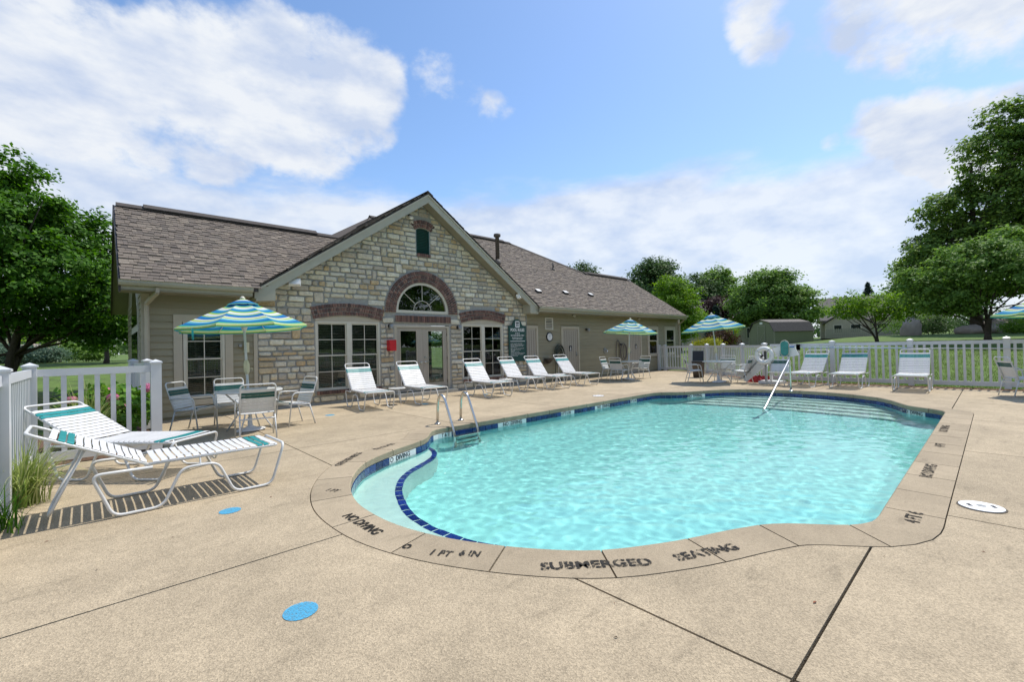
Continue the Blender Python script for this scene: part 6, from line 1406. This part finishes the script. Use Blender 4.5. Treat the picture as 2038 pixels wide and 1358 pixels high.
grass_clump('bright green fountain grass clump beside the dark red bush', 30.4, 11.6, 700, 1.7, 'bgreenb', 133, .75, tz(30.4, 11.6)+.35)
for i, (x, y, r_, h, m_, lab) in enumerate(((-2.4, 39.5, 1.6, 1.15, 'sageb', 'blue-grey spreading shrub beyond the left lawn'), (-4.6, 40.5, 1.7, 1.2, 'sageb', 'blue-grey shrub next to the pale garage'), (-.6, 41.5, 1.5, 1.2, 'mgreen', 'green shrub right of the blue-grey ones beyond the left lawn'), (-2.8, 45, 2.6, 2.3, 'bgreen', 'bright green bush behind the blue-grey shrubs'),
    (50.4, 3.6, 1.9, 1.5, 'dgreen', 'clipped dark hedge bush under the tallest tree'), (45.4, -.9, 1.1, .95, 'bgreen', 'light green bush on the hill at the right edge'), (56, 5.6, 2.4, 2.3, 'mgreen', 'mid green bush behind the leaning boulder'), (60, 1.2, 3, 2.8, 'dgreen', 'dark bush mass behind the flat boulders'))):
    shrub('shrub', lab, x, y, r_, h, m_, 140+i, 4200, .085 if r_ < 1.5 else .13, 'shrubs beyond the lawn')
def boulder(label, x, y, sx, sy, sz, seed, tilt=0.0, peak=0):
    rs = np.random.RandomState(seed); V_, F_ = [], []; nu, nv_ = 18, 10; ph = rs.uniform(0, 6, 6)
    for i in range(nv_+1):
        th = math.pi*i/nv_
        for j in range(nu):
            a = 2*math.pi*j/nu; d = np.array([math.sin(th)*math.cos(a), math.sin(th)*math.sin(a), math.cos(th)]); k = 1+.14*math.sin(3*a+ph[0])*math.sin(2*th+ph[1])+.09*math.sin(5*a+ph[2]+3*th)+.05*rs.uniform(-1, 1); q_ = np.sign(d)*np.abs(d)**.85
            V_.append((q_[0]*sx*k, q_[1]*sy*k+peak*max(0, q_[2])*sy*.6, q_[2]*sz*k+sz*.55))
    for i in range(nv_):
        for j in range(nu): F_.append((i*nu+j, (i+1)*nu+j, (i+1)*nu+(j+1) % nu, i*nu+(j+1) % nu))
    o = mesh_obj('boulder', V_, F_, 'boulder', None, True); o.location = (x, y, tz(x, y)); tag(o, label, 'boulder', 'granite boulders on the lawn')
boulder('tall pointed granite boulder standing beside the small light green tree', 45.2, 4.35, .55, .58, .86, 201, 0, -.5); boulder('broad flat pinkish boulder under the redbud tree', 47.6, .6, .8, 1.5, .42, 202); boulder('second rounded boulder behind the flat pinkish one', 49.2, -.1, .7, 1.2, .62, 203); boulder('grey boulder among the shrubs beyond the left lawn', -3.2, 42.2, 1.0, .7, .75, 204)

# lawn blades where the grass is close enough to tell them
gr_ = np.random.RandomState(55); ng = 52000
bx_ = 17.45+gr_.power(.75, ng)*10.5; by_ = gr_.uniform(-5, 7.5, ng); keep_ = bx_ > 17.4+np.maximum(0, (by_-5.3))*1.05+.1; bx_, by_ = bx_[keep_], by_[keep_]; ng = len(bx_)
bz_ = terrain_z(bx_, by_); ga = gr_.uniform(0, 6.283, ng); gh = gr_.uniform(.035, .085, ng); gv = np.empty((ng, 3, 3)); gd = np.stack([np.cos(ga), np.sin(ga)], -1)*.006
gv[:, 0] = np.stack([bx_-gd[:, 0], by_-gd[:, 1], bz_-.01], -1); gv[:, 1] = np.stack([bx_+gd[:, 0], by_+gd[:, 1], bz_-.01], -1); gv[:, 2] = np.stack([bx_+gr_.normal(0, .02, ng), by_+gr_.normal(0, .02, ng), bz_+gh], -1)
tag(mesh_obj('grass', gv.reshape(-1, 3).tolist(), [(3*i, 3*i+1, 3*i+2) for i in range(ng)], 'lawnblade'), 'short mown grass just beyond the right fence', 'grass', kind='stuff')

# shed
sx_, sy_ = 46.2, 13.4; zs = tz(sx_, sy_)
t = thing('garden_shed', 'sage green barn-roofed garden shed with black shingled side', 'shed', (sx_, sy_, zs), R(-121)); 
w, ln = 1.5, 2.05
pr = [(-w, 0), (w, 0), (w, 1.25), (w*.66, 2.0), (0, 2.28), (-w*.66, 2.0), (-w, 1.25)]
b = MB(); b.prism(pr, -ln, ln); b.build('wall', 'shed', t)
for (a, c_) in (((w+.06, 1.20), (w*.66+.05, 2.03)), ((-w-.06, 1.20), (-w*.66-.05, 2.03))):
    b = MB(); d = Vector((c_[0]-a[0], 0, c_[1]-a[1])); nn = Vector((d.z, 0, -d.x)).normalized()*(.02 if a[0] > 0 else -.02); b.obox(((a[0]+c_[0])/2+nn.x, 0, (a[1]+c_[1])/2+nn.z), d/2, (0, ln+.12, 0), nn); b.build('lower_roof', 'shedroof', t)
for s_ in (-1, 1):
    b = MB(); a, c_ = Vector((s_*(w*.66+.06), 0, 2.03)), Vector((0, 0, 2.32)); b.obox((a+c_)/2+Vector((0, 0, .02)), (c_-a)/2, (0, ln+.12, 0), (0, 0, .02)); b.build('upper_roof', 'greyroof', t)
b = MB(); b.box(-.42, .42, -ln-.03, -ln-.002, .05, 1.75); dd = b.build('door', 'shed', t)
for x0, x1, z0, z1 in ((-.47, -.40, .02, 1.82), (.40, .47, .02, 1.82), (-.40, .40, 1.75, 1.82)): b = MB(); b.box(x0, x1, -ln-.045, -ln-.003, z0, z1); b.build('door_trim', 'shedtrim', t)
b = MB(); b.bar((-.38, -ln-.04, .12), (.38, -ln-.04, 1.2), .06, .015, (0, 1, 0)); b.build('door_brace', 'shedtrim', t)
b = MB(); b.box(-.16, .16, -ln-.03, -ln-.002, 1.92, 2.10); b.build('gable_vent', 'white', t)
for s_ in (-1, 1): b = MB(); b.box(s_*w-.04, s_*w+.04, -ln-.035, -ln+.05, 0, 1.22); b.build('corner_trim', 'shedtrim', t)
# neighbouring houses
def house(name, label, x, y, rz, W_, D_, wh, rh, wallm, wins, z=None, gable=True, wing=None):
    z = tz(x, y) if z is None else z; t = thing(name, label, 'house', (x, y, z), R(rz), 'neighbouring houses')
    b = MB(); b.box(-W_/2, W_/2, -D_/2, D_/2, -.3, wh); b.build('wall', wallm, t)
    ov = .4; b = MB(); zz = wh-.02
    b.add([(-W_/2-ov,-D_/2-ov,zz),(W_/2+ov,-D_/2-ov,zz),(W_/2+ov,D_/2+ov,zz),(-W_/2-ov,D_/2+ov,zz),(-W_/2-ov,0,zz+rh),(W_/2+ov,0,zz+rh),(-W_/2-ov,-D_/2-ov,zz+.12),(W_/2+ov,-D_/2-ov,zz+.12),(W_/2+ov,D_/2+ov,zz+.12),(-W_/2-ov,D_/2+ov,zz+.12),(-W_/2-ov,0,zz+rh+.12),(W_/2+ov,0,zz+rh+.12)],
      [(0,3,2,1),(6,7,11,10),(8,9,10,11),(0,1,7,6),(2,3,9,8),(0,6,10,9,3),(1,2,8,11,7)]); b.build('roof', 'greyroof', t)
    if wing:
        wx, ww, wd, wwh, wrh = wing; y0 = -D_/2-wd; b = MB(); b.box(wx-ww/2, wx+ww/2, y0, -D_/2-.002, -.3, wwh); b.build('wing_wall', wallm, t)
        b = MB(); o_ = .3; b.prism([(wx-ww/2-o_, wwh-.05), (wx, wwh+wrh), (wx+ww/2+o_, wwh-.05), (wx+ww/2+o_, wwh+.08), (wx, wwh+wrh+.15), (wx-ww/2-o_, wwh+.08)], y0-.25, 0); b.build('wing_roof', 'greyroof', t)
        b = MB(); b.prism([(wx-ww/2, wwh), (wx+ww/2, wwh), (wx, wwh+wrh-.05)], y0+.01, y0+.12); b.build('gable_wall', wallm, t)
    for (wx, z0, ww, hh, fy) in wins:
        b = MB(); y0 = -D_/2 if fy is None else fy; b.box(wx-ww/2-.09, wx+ww/2+.09, y0-.05, y0-.003, z0-.09, z0+hh+.09); wo_ = b.build('window', 'sash', t); b = MB(); b.box(wx-ww/2, wx+ww/2, y0-.06, y0-.051, z0, z0+hh); b.build('pane', 'hglass', wo_)
    return t
house('house', 'grey-roofed house behind the small light green tree', 80, 11.2, -77, 13, 8, 2.1, 3.4, 'hwall', [(-4.6, .45, .8, 1.0, -6.4), (-2.7, .45, 1.0, 1.0, -6.4), (.2, .5, .9, 1.0, None), (1.9, .5, 1.1, 1.0, None), (4.5, .5, 1.4, 1.0, None)], wing=(-3.6, 4.8, 2.4, 1.7, 1.7))
house('house', 'grey gabled house half hidden behind the spruce', 60.5, 24.4, -50, 9, 7, 3.0, 3.0, 'hwall', [(-2.4, .8, .9, 1.3, None), (-.8, .8, .9, 1.3, None), (2.2, .9, .9, 1.2, None)])
house('garage', 'pale garage with brown roof at the far left edge', -6.7, 46.5, 42, 6.5, 7, 2.5, 1.8, 'hwall', [(-1.2, .05, 2.2, 1.9, None), (1.8, .05, 2.2, 1.9, None)])
# weathered board fence before the right house
t = thing('board_fence', 'low weathered board fence before the grey-roofed house', 'fence', (70, 10.2, tz(70, 10.2)), R(-77))
for k in range(46):
    inst('fboard', lambda: MB().prism([(-.09, 0), (.09, 0), (.09, 1.12), (0, 1.2), (-.09, 1.12)], -.012, .012), 'board', 'woodf', t, (-4.6+.2*k, 0, rnd.uniform(-.03, .03)))
# the far side of the pool grounds, behind the camera
fence('picket_fence', 'white picket fence across the far end behind the viewer', [(-.64, -7.9), (1.9, -7.9), (4.4, -7.9), (6.9, -7.9), (9.4, -7.9), (11.9, -7.9), (14.4, -7.9), (16.9, -7.9)], FG, zf=lambda x, y: -.01)
for i, (x, y, s_) in enumerate(((-6, -17, 1.0), (1.5, -21, 1.2), (8, -18, 1.05), (14.5, -22, 1.25), (21, -19, 1.1), (29, -24, 1.3), (-14, -20, 1.2), (-13, -5, 1.1), (38, -20, 1.3))):
    tree('shade_tree', ['shade tree far behind the viewer left of the path', 'tall shade tree directly behind the viewer', 'shade tree behind the viewer facing the french doors', 'tall shade tree behind the viewer facing the gable', 'shade tree behind the viewer beyond the right pool end', 'tall shade tree behind the viewer far to the right', 'shade tree behind the viewer far to the left', 'shade tree left of the viewer outside the fence', 'tall shade tree on the right hill behind the viewer'][i],
         x, y, [(0,0,4.6*s_,3.4*s_,3.4*s_,2.8*s_),(1.4,0,3.2*s_,2.6*s_,2.6*s_,1.9*s_),(-1.3,.4,6.2*s_,2.3*s_,2.3*s_,1.8*s_),(-1.8,-.5,3.0*s_,2.4*s_,2.4*s_,1.8*s_)], 'mgreen' if i % 2 else 'dgreen', 300+i, 230, 50, .7, .34, .22, 5*s_, 5, group='shade trees behind the viewer')
# distant wood closing the horizon
rs = np.random.RandomState(77); Ps, Ns = [], []
for k in range(700):
    a = R(rs.uniform(0, 360)); d = rs.uniform(150, 230); x, y = d*math.cos(a), d*math.sin(a); h = rs.uniform(4, 8.5); z = tz(x, y); m_ = 110; q_ = rs.normal(size=(m_, 3)); q_ /= np.linalg.norm(q_, axis=1, keepdims=True)
    Ps.append(np.array([x, y, z+h*.5])+q_*np.array([h*.7, h*.7, h*.52])*rs.uniform(.5, 1, (m_, 1))); Ns.append(q_+np.array([0, 0, .5]))
P = np.concatenate(Ps); Nn = np.concatenate(Ns); Nn /= np.linalg.norm(Nn, axis=1, keepdims=True)
tag(leaves_mesh('distant_wood', P, Nn, 1.5, 'dgreen', None, rs), 'far-off belt of dark trees on the horizon', 'woodland', kind='stuff')
for o in bpy.data.objects:
    if '_w' in o: del o['_w']
